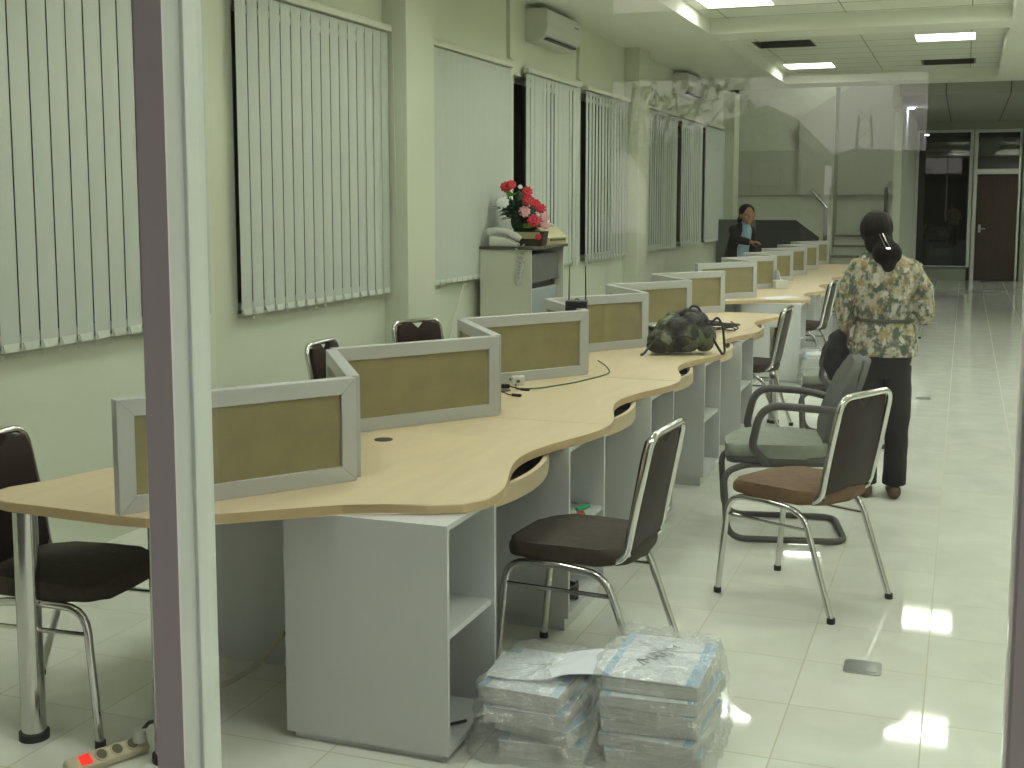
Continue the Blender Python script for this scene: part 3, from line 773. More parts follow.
t = thing('flower_arrangement', 'artificial red, pink and white flowers in a pale basket on the cabinet', 'flowers', (-3.37, 9.56, ZC)); t.scale = (1.22, 1.1, 1.25)
b = BM(); prism(b, [(-.13, 0), (.10, 0), (.12, .095), (-.15, .095)], -.06, .06, .008, 2, M=Matrix.Rotation(pi/2, 4, 'X')); ob('basket', b, mat('dark_basket', (.05, .035, .02), .7), t)
b = BM(); box(b, -.145, .09, -.07, -.062, .045, .09, .004); ob('ribbon_band', b, cream, t)
b = BM()
for k in range(300):
    a = random.uniform(0, 2*pi); e = random.uniform(-.1, 1.5); u = random.random()
    base = Vector((-.10+.02*random.random()+u*.14-.04, random.uniform(-.05, .05), .12+(1-u)*.12))
    d = Vector((cos(a)*cos(e)-.15, sin(a)*cos(e), sin(e)*.8)).normalized(); L = random.uniform(.07, .17)
    s = d.cross(Vector((0, 0, 1))); s = s.normalized() if s.length > .01 else Vector((1, 0, 0)); w = random.uniform(.008, .016)
    p = [base, base+d*L*.5+s*w, base+d*L+Vector((0, 0, -.02)), base+d*L*.5-s*w]
    nn = d.cross(s)*.003; vs = [b.verts.new(q) for q in p]; ws = [b.verts.new(q+nn) for q in p]
    b.faces.new(vs); b.faces.new(ws[::-1])
    for i in range(4): b.faces.new((vs[i], ws[i], ws[(i+1) % 4], vs[(i+1) % 4]))
ellip(b, (-.04, 0, .16), (.10, .05, .09)); ellip(b, (-.08, 0, .26), (.03, .03, .10))
ob('foliage', b, leafm, t)
def flower(c, r, m, lab, flat=.8, n=9):
    b = BM(); ellip(b, (0, 0, 0), (r*.55, r*.55, r*.5), u=10, v=6)
    for ring, (rr, zz, sc) in enumerate(((.45, .25, .42), (.75, 0, .48))):
        for k in range(n-ring*0):
            a = 2*pi*k/n+ring*.35
            M = rotz(a) @ Matrix.Rotation(radians(-25+30*ring), 4, 'Y')
            ellip(b, (cos(a)*r*rr, sin(a)*r*rr, r*zz), (r*sc, r*sc*.75, r*.16), M=M, u=8, v=5)
    o = ob('flower', b, m, t, True, loc=c, rot=(radians(62), 0, radians(20))); o['label'] = lab
for c, r, m, lab in [((-.155, -.05, .385), .045, red, 'top red rose'), ((-.115, -.06, .40), .038, red, 'red rose beside the top one'), ((-.05, -.06, .385), .018, whitef, 'tiny white blossom'),
                     ((.00, -.06, .355), .042, red, 'red rose'), ((.01, -.07, .30), .046, red, 'red rose'), ((-.165, -.10, .285), .050, whitef, 'white daisy'), ((.055, -.05, .275), .04, red, 'red rose'),
                     ((.09, -.04, .245), .04, red, 'red rose'), ((-.01, -.09, .225), .044, pink, 'pink blossom'), ((.06, -.10, .165), .050, red, 'large low red rose'), ((.12, -.05, .185), .038, pink, 'pink blossom at the right'),
                     ((.13, -.07, .135), .034, pink, 'low pink blossom'), ((.085, -.08, .06), .026, red, 'small red bud at the basket')]:
    flower(c, r*.80, m, lab)
b = BM()
for k in range(14):
    a = random.uniform(0, 6.28); ellip(b, (-.12+random.uniform(-.02, .03), -.07, .34+random.uniform(-.02, .02)), (.014, .01, .006)); ellip(b, (.01+random.uniform(-.02, .02), -.09, .13+random.uniform(-.015, .015)), (.014, .01, .006))
ob('light_leaves', b, leafl, t)

# ------------------------------------------------------------------ small things on the desks
# router mounted on the third zigzag divider
t = thing('wireless_router', 'black wireless router with two tall aerials on the third divider', 'router', (-1.858, 5.99, ZD+.300), radians(12)); t.scale = (.56, 1.0, 1.15)
b = BM(); box(b, -.10, .10, -.02, .06, 0, .055, .006); ob('body', b, blackm, t)
for s in (-1, 1):
    b = BM(); tube(b, [(.075*s, .05, .015), (.078*s, .055, .03), (.074*s+.0, .055, .21)], [.008, .008, .004], 8); ob('aerial', b, blackm, t, True)
b = BM(); tube(b, fillet([(-.03, .05, .02), (-.03, .10, .06), (.02, .12, .05), (.03, .12, -.05), (.03, .13, -.32)], .03), .003, 6); ob('cord', b, blackm, t)
# bag
def rucksack():
    t = thing('rucksack', 'olive and black rucksack slumped on the near desk row', 'bag', (-1.50, 6.90, ZD), radians(18)); t.scale = (.80, .85, .98)
    b = BM()
    ellip(b, (0, 0, .12), (.21, .15, .115)); ellip(b, (.06, .0, .17), (.13, .12, .10)); ellip(b, (-.12, -.02, .085), (.14, .13, .075)); ellip(b, (-.03, .03, .19), (.10, .09, .065)); ellip(b, (.15, 0, .10), (.09, .12, .09))
    for v in b.verts:
        if v.co.z < .006: v.co.z = .006
    b = fuse(b, .009, 2)
    for v in b.verts:
        n_ = noise.noise(v.co*13)*.018+noise.noise(v.co*30)*.006
        if v.co.z > .02: v.co += v.normal*n_ if v.normal.length else Vector()
        v.co.z = max(v.co.z, .001)
    ob('body', b, camom, t, True)
    b = BM(); ellip(b, (-.17, -.09, .055), (.10, .055, .045)); b = fuse(b, .008, 1); ob('front_pocket', b, camom, t, True)
    b = BM(); tube(b, fillet([(-.20, -.07, .06), (-.10, -.13, .10), (-.0, -.155, .12), (.08, -.15, .10)], .05), .006, 6); ob('zip', b, blackm, t, True)
    b = BM()
    def strap(pts, w=.016):
        p = fillet(pts, .03)
        tube(b, p, w*.55, 6)
    strap([(.17, -.05, .16), (.24, -.06, .225), (.275, -.08, .17), (.29, -.10, .02), (.27, -.12, .006), (.23, -.10, .06), (.19, -.10, .12)])
    strap([(-.06, -.06, .22), (-.14, -.10, .15), (-.24, -.14, .06), (-.29, -.16, .012), (-.31, -.17, .008)])
    strap([(.02, -.05, .24), (.06, -.02, .285), (.11, -.02, .275), (.13, -.03, .23)])
    ob('strap', b, blackm, t, True)
    b = BM(); ellip(b, (.04, -.03, .235), (.07, .05, .03)); ob('dark_opening', b, blackcloth, t, True)
rucksack()
t = thing('cable_coil', 'coiled black cable on the desk behind the rucksack', 'cable', (-1.53, 8.15, ZD))
b = BM(); pts = []
for k in range(180):
    a = k*2*pi/22; s = .0+.004*sin(k*1.7)
    pts.append((.11*cos(a)*(1+.18*sin(k*.31))+.02*sin(k*.11), .06*sin(a)*(1+.22*sin(k*.23)), .009+.035*(k/180)+.030*abs(sin(a*.5+k*.02))))
tube(b, pts, .0045, 5); ob('loop', b, blackm, t, True)
b = BM(); tube(b, [(-.115, -.02, .02), (-.13, -.05, .012), (-.16, -.08, .008)], .007, 6); ob('plug', b, blackm, t)
def sheet(bm, w, l, z, rot, cx, cy, th=.0012, curl=0.):
    t2 = bmesh.new(); nx = 8
    bmesh.ops.create_grid(t2, x_segments=nx, y_segments=nx, size=.5)
    for v in t2.verts:
        v.co = Vector((v.co.x*w, v.co.y*l, curl*(v.co.x*1.6)**2))
    g = bmesh.ops.extrude_face_region(t2, geom=list(t2.faces)); vs = [e for e in g['geom'] if isinstance(e, bmesh.types.BMVert)]
    bmesh.ops.translate(t2, vec=(0, 0, th), verts=vs)
    bmesh.ops.transform(t2, matrix=T(cx, cy, z) @ rotz(rot), verts=t2.verts); join(bm, t2)
t = thing('paper_pile', 'white papers lying behind the third divider left of the rucksack', 'papers', (-1.80, 7.62, ZD), .5)
b = BM(); sheet(b, .21, .30, .001, 0, 0, 0, .060); ob('pile', b, mat('green_grey_cover', (.12, .17, .16), .6), t)
b = BM(); sheet(b, .24, .34, .0625, .25, .0, .0, .001, .05); ob('top_sheet', b, paper, t)
t = thing('tissue_box', 'white tissue box with a tissue sticking up on the far desk row', 'tissue box', (-1.75, 12.48, ZD), .5)
b = BM(); box(b, -.065, .065, -.12, .12, 0, .085, .006); ob('box', b, whitem, t)
b = BM(); box(b, .0655, .067, .02, .09, .03, .07); ob('printed_patch', b, mat('patch_brown', (.25, .13, .06), .6), t)
b = BM(); loft(b, [ering((0, -.02, .085), .02, .05, 12), ering((-.01, -.03, .13), .012, .045, 12), ering((-.025, -.05, .175), .010, .035, 12), ering((-.03, -.06, .19), .004, .02, 12)]); ob('tissue', b, paper, t, True)
b = BM(); sheet(b, .42, .21, ZD+.0012, 1.0, 0, 0, .0012); o = ob('paper_sheet', b, paper, loc=(-1.56, 11.22, 0)); tag(o, 'white sheet of paper on the front edge of the far desk row', 'papers')
b = BM(); tube(b, fillet([(-2.10, 5.52, ZD+.03), (-1.99, 5.45, ZD+.012), (-1.93, 5.28, ZD+.004), (-1.84, 5.33, ZD+.004), (-1.74, 5.55, ZD+.004), (-1.68, 5.80, ZD+.004), (-1.66, 5.95, ZD+.005), (-1.72, 6.08, ZD+.02), (-1.80, 6.20, ZD+.03)], .06, 6), .0038, 6)
tag(ob('network_cable', b, greenw, None, True), 'thin green cable curving over the desk in front of the third divider', 'cable')
t = thing('power_adapter', 'small white plug adapter by the green cable at the divider foot', 'adapter', (-1.97, 5.42, ZD), .4)
b = BM(); box(b, -.03, .03, -.022, .022, 0, .045, .005); ob('body', b, whitem, t)
b = BM(); box(b, -.008, .008, -.0235, -.022, .015, .028); ob('socket_mark', b, greyplast, t)
for (x, y, lab) in ((-2.02, 5.30, 'black cable plug lying behind the second divider corner, upper of the two'), (-2.00, 5.13, 'black cable plug lying behind the second divider corner, lower of the two')):
    t = thing('cable_plug', lab, 'plug', (x, y, ZD), .3)
    b = BM(); box(b, -.07, .05, -.014, .014, 0, .02, .004); ob('body', b, blackm, t)
    b = BM(); tube(b, [(.05, 0, .01), (.075, -.015, .006), (.085, -.045, .005), (.11, -.07, .006)], .003, 6); tube(b, [(.105, -.068, .007), (.145, -.085, .007)], .007, 8); ob('lead', b, blackm, t, True)
b = BM(); tube(b, fillet([(-2.36, 3.10, ZD+.004), (-2.35, 3.02, ZD+.03), (-2.30, 2.98, ZD+.035), (-2.22, 2.93, ZD+.02), (-2.2, 2.98, ZD+.004)], .02), .003, 6); tag(ob('desk_cable', b, blackm, None, True), 'short dark cable looping behind the first divider end', 'cable')

# things on shelves
t = thing('wallet_pack', 'red and white packet on the shelf of the second aisle unit', 'packet', (-1.42, 4.42, .374), .4)
b = BM(); box(b, -.05, .05, -.03, .03, 0, .035, .004); ob('pack', b, whitem, t)
b = BM(); box(b, .05, .085, -.03, .03, 0, .025, .003); ob('red_end', b, mat('red_card', (.45, .05, .04), .5), t)
b = BM(); tube(b, [(-1.40, 4.53, .385), (-1.38, 4.62, .385)], .011, 8); tag(ob('marker_pen', b, mat('green_plastic', (.03, .35, .18), .4), None, True), 'green marker pen on the shelf of the second aisle unit', 'pen')
t = thing('black_shoe_brush', 'black bundle of cable on the bottom of the second aisle unit', 'cable', (-1.40, 4.38, .07))
b = BM(); pts = [(.05*cos(k*.6), .06*sin(k*.6), .008+.0012*k) for k in range(44)]; tube(b, pts, .007, 6); ob('loop', b, blackm, t, True); t.name = 'cable_bundle'
b = BM(); tube(b, fillet([(-1.55, 3.12, .048), (-1.45, 3.15, .06), (-1.40, 3.18, .055), (-1.35, 3.26, .048)], .04), .005, 6); tag(ob('shelf_cable', b, blackm, None, True), 'black cable on the bottom of the first aisle unit', 'cable')

# ------------------------------------------------------------------ floor things
t = thing('power_strip', 'cream power strip with red lit switch on the floor by the desk leg', 'power strip', (-2.255, 2.72, .012), math.atan2(.212, .094)); t.rotation_euler[0] = .55; t.scale = (.82, .9, .9)
b = BM(); box(b, -.13, .17, -.028, .028, 0, .035, .008); ob('body', b, mat('cream_strip', (.58, .54, .38), .5), t)
b = BM(); box(b, -.085, -.045, -.018, .018, .0345, .042, .003); ob('switch', b, mat('red_switch', (.5, .02, .01), .3, emit=(1, .03, .02), estr=.7), t)
for k in range(3):
    b = BM(); cyl(b, (-.005+.058*k, 0), .024, .035, .038, 18); so = ob('socket', b, mat('socket_ring', (.50, .47, .30), .5), t, True)
    b = BM(); cyl(b, (-.005+.058*k, 0), .018, .0378, .0385, 18); 
    for s in (-1, 1): cyl(b, (-.005+.058*k, .009*s), .003, .0385, .0388, 8)
    ob('socket_hole', b, mat('socket_shadow', (.12, .11, .07), .5), so)
t = thing('plug', 'white plug in the last socket of the power strip', 'plug', (-2.196, 2.82, .040), .8)
b = BM(); cyl(b, (0, 0), .022, 0, .032, 18, .018); ob('body', b, whitem, t, True)
b = BM(); tube(b, [(0, 0, .02), (.03, .02, .04), (.06, .05, .03), (.10, .10, .008)], .006, 8); ob('flex', b, blackm, t, True)
b = BM(); tube(b, fillet([(-2.07, 3.50, .26), (-2.10, 3.49, .16), (-2.16, 3.42, .06), (-2.23, 3.32, .012), (-2.32, 3.2, .010)], .06), .0095, 8)
tag(ob('floor_cable', b, mat('white_cable', (.50, .48, .38), .5), None, True), 'white cable hanging behind the first unit down to the floor', 'cable')
def floorbox(x, y, w, l, lab):
    t = thing('floor_socket', lab, 'floor socket', (x, y, 0), 0, 'steel floor socket covers')
    b = BM(); prism(b, rrect(w, l, .015), 0, .004, .0015, 1); ob('cover', b, steel, t)
    b = BM(); prism(b, rrect(w*.8, l*.7, .008), .004, .0052); ob('lid', b, steel, t)
floorbox(-.273, 4.232, .125, .125, 'steel floor socket cover in the tiles near the glass')
floorbox(-.27, 10.4, .12, .14, 'steel floor socket cover right of the woman')
#
floorbox(-.36, 17.0, .12, .14, 'steel floor socket cover far down the aisle')

# wrapped bundles of printed forms
def pack(cx, cy, z, w, l, h, rz, lab, top=False, bluex=-1):
    t = thing('paper_bundle', lab, 'paper bundle', (cx, cy, z), rz, 'bundles of printed forms')
    b = BM(); o = rrect(w, l, .006, 3)
    prism(b, o, 0, h-.001, .003, 1)
    for v in b.verts: v.co.x += .006*noise.noise(Vector((v.co.z*40+cx, 0, cy*9)))
    ob('pages', b, papere, t)
    b = BM(); sheet(b, w*.99, l*.99, h-.0005, 0, 0, 0, .0012); ob('cover_sheet', b, paper, t)
    b = BM()
    for s in (-1, 1): sheet(b, w*.10, l*.99, h+.0009, 0, s*w*.44, 0, .0008)
    ob('blue_border', b, paperb, t)
    return t
def wrap(lab, cx, cy, z0, z1, w0, w1, rz, rad=.02, bulge=.02, seed=1, skew=(0, 0), open_top=False):
    b = BM(); nz = 26; nn = 72; rings = []
    for i in range(nz+1):
        u = i/nz; z = z0+(z1-z0)*u
        ww = w0[0]+(w1[0]-w0[0])*u; ll = w0[1]+(w1[1]-w0[1])*u
        r = []
        for k in range(nn):
            a = 2*pi*k/nn; c_, s_ = cos(a), sin(a)
            q = 1/max(abs(c_)/(ww/2), abs(s_)/(ll/2)); q = min(q, math.hypot(ww/2, ll/2)*.93)
            p = Vector((c_*q, s_*q, z)); p.x += skew[0]*u; p.y += skew[1]*u
            nz_ = noise.noise(Vector((c_*4+seed, s_*4, z*22)))+.8*abs(noise.noise(Vector((c_*9+z*30, s_*9+seed, z*40))))
            p += Vector((c_, s_, 0))*(bulge*(.35+nz_))
            r.append(p)
        rings.append(r)
    last = rings[-1]; cen = sum(last, Vector())/nn
    for f_, dz in ((.97, .012), (.85, .016), (.6, .012), (.3, .012), (.06, .010)):
        rings.append([cen+(p-cen)*f_+Vector((0, 0, dz+.010*noise.noise(p*18+Vector((seed, f_*5, 0))))) for p in last])
    loft(b, rings, True)
    for v in b.verts:
        v.co += Vector((random.uniform(-1, 1), random.uniform(-1, 1), random.uniform(-1, 1)))*.0035; v.co.z = max(v.co.z, .002)
    o = ob('plastic_wrap', b, plasticm, None, False, loc=(cx, cy, 0), rot=(0, 0, rz))
    tag(o, lab, 'plastic wrap', 'clear plastic wraps')
    return o
# right-hand stack: top about z .26
RA = -.28
rs = [(0, .0), (.012, -.01), (-.01, .015), (.015, .0), (0, -.012), (.008, .01)]
zz = 0.
for i in range(6):
    h = (.042, .038, .036, .040, .036, .042)[i]; dx, dy = rs[i]
    pack(-.80+dx, 3.43+dy, zz, .28, .37, h, (.12, -.06, .08, -.08, .06, .0)[i]+.02, ('lowest', 'second lowest', 'third from the floor', 'fourth from the floor', 'second from the top', 'topmost')[i]+' bundle of forms in the right hand wrapped stack', i == 5)
    zz += h+.003
RT = zz
# left stack
zz = 0.
for i in range(4):
    h = (.05, .045, .045, .05)[i]; dx = (.03, .05, -.01, -.03)[i]
    pack(-1.13+dx*.8, 3.34+(.0, .02, -.01, .0)[i], zz, .25, .33, h, (.12, -.22, .02, -.02)[i], ('lowest', 'second lowest', 'third from the floor', 'topmost')[i]+' bundle of forms in the left hand wrapped stack', i == 3)
    zz += h+.003
LT = zz
wrap('crumpled clear plastic round the right hand stack of forms', -.80, 3.43, .003, RT+.012, (.38, .45), (.31, .40), .03, seed=3, bulge=.016)
wrap('crumpled clear plastic round the left hand stack of forms', -1.12, 3.34, .003, LT+.010, (.34, .43), (.29, .37), -.02, seed=11, bulge=.022)
# loose wrapped sheet bridging the stacks
b = BM(); t2 = bmesh.new(); bmesh.ops.create_grid(t2, x_segments=24, y_segments=10, size=.5)
for v in t2.verts:
    u = v.co.x; w_ = v.co.y
    v.co = Vector((u*.40, w_*.20, u*.03+.008*sin(u*7)+.006*noise.noise(Vector((u*5, w_*4, 2)))+.03*max(0, u)))
g = bmesh.ops.extrude_face_region(t2, geom=list(t2.faces)); bmesh.ops.translate(t2, vec=(0, 0, .0018), verts=[e for e in g['geom'] if isinstance(e, bmesh.types.BMVert)])
join(b, t2); t = thing('form_sheet', 'white printed sheet in a plastic sleeve bridging the two wrapped stacks', 'papers', (-1.085, 3.35, .222), .10)
ob('sheet', b, paper, t, True)
# handwritten marks on the top right bundle: simple pen strokes of the scrawled letters
def strokes(t, sl, z, r=.0022, m=ink):
    b = BM()
    for s in sl: tube(b, [(x, y, z) for x, y in s], r, 5)
    return ob('handwriting', b, m, t)
tw = thing('note_sheet', 'top sheet with handwritten letters under the plastic of the right hand stack', 'papers', (-.80, 3.43, RT+.001), .02)
b = BM(); sheet(b, .265, .355, 0, 0, 0, 0, .001); ob('sheet', b, paper, tw)
def letters(txt, x0, y0, s):
    G = {'H': [[(0, 0), (0, 1)], [(.6, 0), (.6, 1)], [(0, .5), (.6, .5)]], 'A': [[(0, 0), (.35, 1), (.7, 0)], [(.15, .4), (.55, .4)]], 'R': [[(0, 0), (0, 1), (.5, .9), (.5, .6), (0, .5), (.6, 0)]],
         'M': [[(0, 0), (0, 1), (.4, .4), (.8, 1), (.8, 0)]], 'Y': [[(0, 1), (.3, .5), (.6, 1)], [(.3, .5), (.3, 0)]], '/': [[(0, 0), (.35, 1)]], 'I': [[(0, 0), (0, 1)]]}
    out = []
    for ch in txt:
        for st in G.get(ch, []): out.append([(x0-(py-.5)*s*.0+px*s, y0+py*s) for px, py in st])
        x0 += s*1.0 if ch != '/' else s*.5
    return out
sl = letters('/MARM', 0, 0, .042)
th = radians(62)
sl = [[(x*cos(th)-y*sin(th)-.03, x*sin(th)+y*cos(th)-.07) for x, y in s] for s in sl]
strokes(tw, sl, .0028, .0017)
b = BM(); prism(b, [(-.132, -.177), (-.108, -.177), (-.108, .177), (-.132, .177)], .0012, .002); ob('blue_border', b, paperb, tw)
b = BM(); prism(b, [(.112, -.177), (.132, -.177), (.132, .177), (.112, .177)], .0012, .002); ob('blue_border', b, paperb, tw)
# far stack beside the far row
zz = 0
for i in range(5):
    h = .052; pack(-1.16+(.01, -.01, .015, 0, .01)[i], 10.99, zz, .26, .36, h, (.1, -.1, .05, 0, .12)[i], ('lowest', 'second lowest', 'middle', 'second highest', 'topmost')[i]+' bundle in the far stack of forms beside the far desk row', i == 4); zz += h+.002
wrap('clear plastic round the far stack of forms', -1.16, 10.99, .003, zz+.012, (.33, .40), (.30, .39), 0, seed=21, bulge=.018)

# ------------------------------------------------------------------ people
def limb(bm, pts, rs, n=14):
    tube(bm, fillet([Vector(p) for p in pts], 0) if False else [Vector(p) for p in pts], list(rs), n)
    for p, r in zip(pts, rs): ellip(bm, p, (r, r, r), u=12, v=8)
def hand(bm, wrist, direc, palmn, s=1., curl=.5, thumb=1):
    """palm with four fingers and a thumb; direc points to the fingers, palmn out of the palm"""
    d = Vector(direc).normalized(); nrm = Vector(palmn).normalized(); side = d.cross(nrm).normalized(); w = Vector(wrist)
    pc = w+d*.045*s
    loft(bm, [[w+d*q*s+side*(cos(2*pi*k/12)*a*s)+nrm*(sin(2*pi*k/12)*bb*s) for k in range(12)] for q, a, bb in ((0, .022, .016), (.03, .033, .016), (.07, .040, .015), (.088, .038, .012))])
    for i, (off, L) in enumerate(((-.030, .060), (-.010, .070), (.011, .066), (.031, .050))):
        p0 = w+d*.082*s+side*off*s; a = curl
        p1 = p0+(d*cos(a)+nrm*sin(a))*L*.45*s; p2 = p1+(d*cos(2.2*a)+nrm*sin(2.2*a))*L*.32*s; p3 = p2+(d*cos(3*a)+nrm*sin(3*a))*L*.25*s
        tube(bm, [p0-d*.01, p0, p1, p2, p3], [.009*s, .009*s, .0082*s, .0075*s, .006*s], 8)
    q = w+d*.022*s+side*(-.030)*s*thumb
    tube(bm, [q+side*.01*thumb, q+(d*.5-side*thumb*.7+nrm*.3)*.03*s, q+(d*.9-side*thumb*.6+nrm*.6)*.055*s, q+(d*1.3-side*thumb*.4+nrm*.8)*.070*s], [.011*s, .0105*s, .009*s, .007*s], 8)
def head(bm, c, s=1., face=0., tilt=0.):
    """head facing +Y locally, turned by face about z"""
    t2 = bmesh.new()
    ellip(t2, (0, -.005, .02), (.074, .092, .100)); ellip(t2, (0, .03, -.045), (.052, .058, .062)); ellip(t2, (0, .055, -.085), (.028, .028, .022))
    loft(t2, [ering((0, .085, .012), .008, .008, 10), ering((0, .098, -.012), .011, .012, 10), ering((0, .104, -.028), .015, .013, 10), ering((0, .090, -.036), .013, .012, 10)])
    for q in (-1, 1):
        ellip(t2, (.030*q, .076, .018), (.016, .012, .008)); ellip(t2, (.077*q, -.005, -.01), (.012, .022, .032)); ellip(t2, (.042*q, .058, -.03), (.022, .02, .024))
    ellip(t2, (0, .083, -.055), (.024, .012, .006)); ellip(t2, (0, .081, -.064), (.019, .012, .006))
    bmesh.ops.transform(t2, matrix=T(*c) @ rotz(face) @ Matrix.Rotation(tilt, 4, 'X') @ Matrix.Scale(s, 4), verts=t2.verts); join(bm, t2)

def standing_woman():
    # faces away (+Y), origin between the feet
    t = thing('person', 'woman standing back to us in floral shirt and black trousers, hair in low bun', 'person', (-.385, 6.84, 0), radians(6)); t.scale = (.86, .95, 1)
    b = BM(); nk = Vector((-.035, .02, 1.33))
    # legs and feet
    for s in (-1, 1):
        limb(b, [(.085*s, 0, .76), (.088*s, .01, .42), (.085*s, -.01, .10)], [.085, .052, .035])
        loft(b, [ering((.085*s, y, z), rx_, rz_, 12, (1, 0, 0), (0, 0, 1)) for y, z, rx_, rz_ in ((-.07, .035, .02, .022), (-.05, .04, .034, .035), (.0, .05, .036, .045), (.06, .035, .040, .03), (.12, .022, .042, .018), (.155, .018, .025, .012))])
    rings = []
    for z, cx, w, d, cy in ((.72, 0, .15, .10, 0), (.84, 0, .165, .115, -.005), (.95, 0, .145, .10, .0), (1.04, -.005, .13, .09, .005), (1.15, -.01, .145, .10, .0), (1.25, -.015, .14, .085, -.005), (1.30, -.02, .10, .065, 0), (1.335, -.03, .06, .055, .01)):
        rings.append(ering((cx, cy, z), w, d))
    loft(b, rings)
    limb(b, [nk+Vector((0, -.01, -.05)), nk+Vector((0, .01, .05))], [.055, .046])
    head(b, (-.062, .035, 1.425), .92, radians(8), radians(-12))
    # right arm bent forward, left arm hanging
    limb(b, [(.140, -.01, 1.225), (.222, -.025, 1.02), (.16, .16, .98)], [.036, .036, .026])
    hand(b, (.16, .16, .98), (-.5, .8, .05), (-.8, -.5, -.2), 1., .5, 1)
    limb(b, [(-.165, -.01, 1.225), (-.240, -.01, 1.03), (-.235, .06, .86)], [.036, .036, .026])
    hand(b, (-.235, .06, .86), (.05, .25, -1), (1, 0, 0), 1., .75, 1)
    b = fuse(b, .0085, 2); ob('body', b, skin, t, 'all')
    # trousers
    b = BM()
    loft(b, [ering((0, 0, z), w, d) for z, w, d in ((.66, .150, .108), (.76, .172, .125), (.86, .168, .120), (.95, .150, .105))])
    for s in (-1, 1):
        loft(b, [ering((x*s, y, z), w, d) for x, y, z, w, d in ((.082, 0, .72, .092, .112), (.088, 0, .60, .088, .102), (.092, .005, .42, .075, .085), (.092, 0, .22, .070, .076), (.090, 0, .07, .074, .080))])
    b = fuse(b, .009, 1)
    for v in b.verts:
        v.co += Vector((noise.noise(v.co*9)*.010, noise.noise(v.co*8+Vector((5, 0, 0)))*.010, 0))
    ob('trousers', b, trou, t, 'all')
    # shirt with elbow length sleeves
    b = BM()
    loft(b, [ering((cx, cy, z), w, d, 28) for z, cx, w, d, cy in ((.775, 0, .205, .150, 0), (.85, 0, .196, .142, 0), (.95, 0, .178, .125, 0), (1.00, 0, .172, .12, 0), (1.10, -.005, .178, .125, 0), (1.20, -.01, .186, .122, -.005), (1.27, -.015, .178, .105, -.005), (1.315, -.02, .13, .082, 0), (1.345, -.028, .078, .068, .008), (1.36, -.032, .062, .060, .012))])
    limb(b, [(.150, -.01, 1.240), (.215, -.02, 1.13), (.238, -.03, 1.00), (.215, .05, .985)], [.058, .064, .058, .050])
    limb(b, [(-.180, -.01, 1.240), (-.232, -.012, 1.13), (-.250, -.010, 1.02), (-.243, .02, .945)], [.058, .064, .060, .050])
    b = fuse(b, .010, 2)
    for v in b.verts:
        p = v.co.copy(); v.co += Vector((noise.noise(p*10)*.012, noise.noise(p*9+Vector((3, 1, 0)))*.014, 0))
        if abs(p.z-.965) < .035 and abs(p.x) < .2: v.co.x *= 1-.05*(1-abs(p.z-.965)/.035); v.co.y *= 1-.08*(1-abs(p.z-.965)/.035)
    ob('shirt', b, shirtm, t, 'all')
    b = BM(); loft(b, [ering((0, 0, z), w, d, 28) for z, w, d in ((.958, .176, .122), (.975, .176, .122))]); ob('belt', b, mat('cloth_belt', (.10, .10, .07), .8), t, 'all')
    # hair with bun and clip
    b = BM()
    ellip(b, (-.068, .010, 1.455), (.102, .106, .100)); ellip(b, (-.055, -.03, 1.39), (.088, .066, .085)); ellip(b, (-.005, -.085, 1.325), (.090, .055, .070)); ellip(b, (.005, -.105, 1.275), (.045, .035, .055)); ellip(b, (-.015, -.07, 1.37), (.055, .045, .05))
    b = fuse(b, .008, 1); ob('hair', b, hairm, t, 'all')
    b = BM()
    tube(b, [(-.055, -.098, 1.425), (-.03, -.118, 1.385), (-.012, -.135, 1.350)], .0045, 6); tube(b, [(-.035, -.10, 1.43), (-.012, -.125, 1.385), (.008, -.135, 1.352)], .0045, 6); tube(b, [(-.015, -.142, 1.352), (.010, -.142, 1.350)], .006, 6)
    ob('hair_clip', b, chrome, t)
    for s in (-1, 1):
        b = BM()
        loft(b, [ering((.088*s, y, z), rx_, rz_, 14, (1, 0, 0), (0, 0, 1)) for y, z, rx_, rz_ in ((-.085, .030, .028, .028), (-.06, .036, .042, .036), (.0, .034, .045, .034), (.07, .028, .050, .026), (.13, .022, .046, .020), (.165, .016, .026, .012))])
        for v in b.verts: v.co.z = max(.002, v.co.z)
        ob('shoe', b, mat('brown_shoe', (.10, .055, .035), .45), t, 'all')
    # black jacket / bag carried on the left forearm
    t = thing('black_bag', 'black bag hanging from the left hand of the standing woman', 'bag', (-.385, 6.84, 0), radians(6)); t.scale = (.86, .95, 1)
    b = BM()
    loft(b, [ering((-.285+cx, .06, z), w, d, 20) for z, w, d, cx in ((.60, .02, .03, .02), (.63, .062, .07, .01), (.70, .080, .085, 0), (.80, .075, .08, .0), (.87, .055, .06, .01), (.90, .02, .03, .02))])
    b = fuse(b, .009, 1)
    for v in b.verts: v.co += Vector((noise.noise(v.co*14)*.018, noise.noise(v.co*12)*.018, noise.noise(v.co*10)*.01))
    ob('pouch', b, blackcloth, t, 'all')
    b = BM(); tube(b, fillet([(-.30, .03, .86), (-.262, .08, .77+.0), (-.262, .09, .80)], .01), .006, 6); tube(b, fillet([(-.31, .10, .87), (-.275, .105, .80), (-.25, .10, .79), (-.235, .09, .775)], .02), .006, 6)
    ob('strap', b, blackcloth, t)
standing_woman()

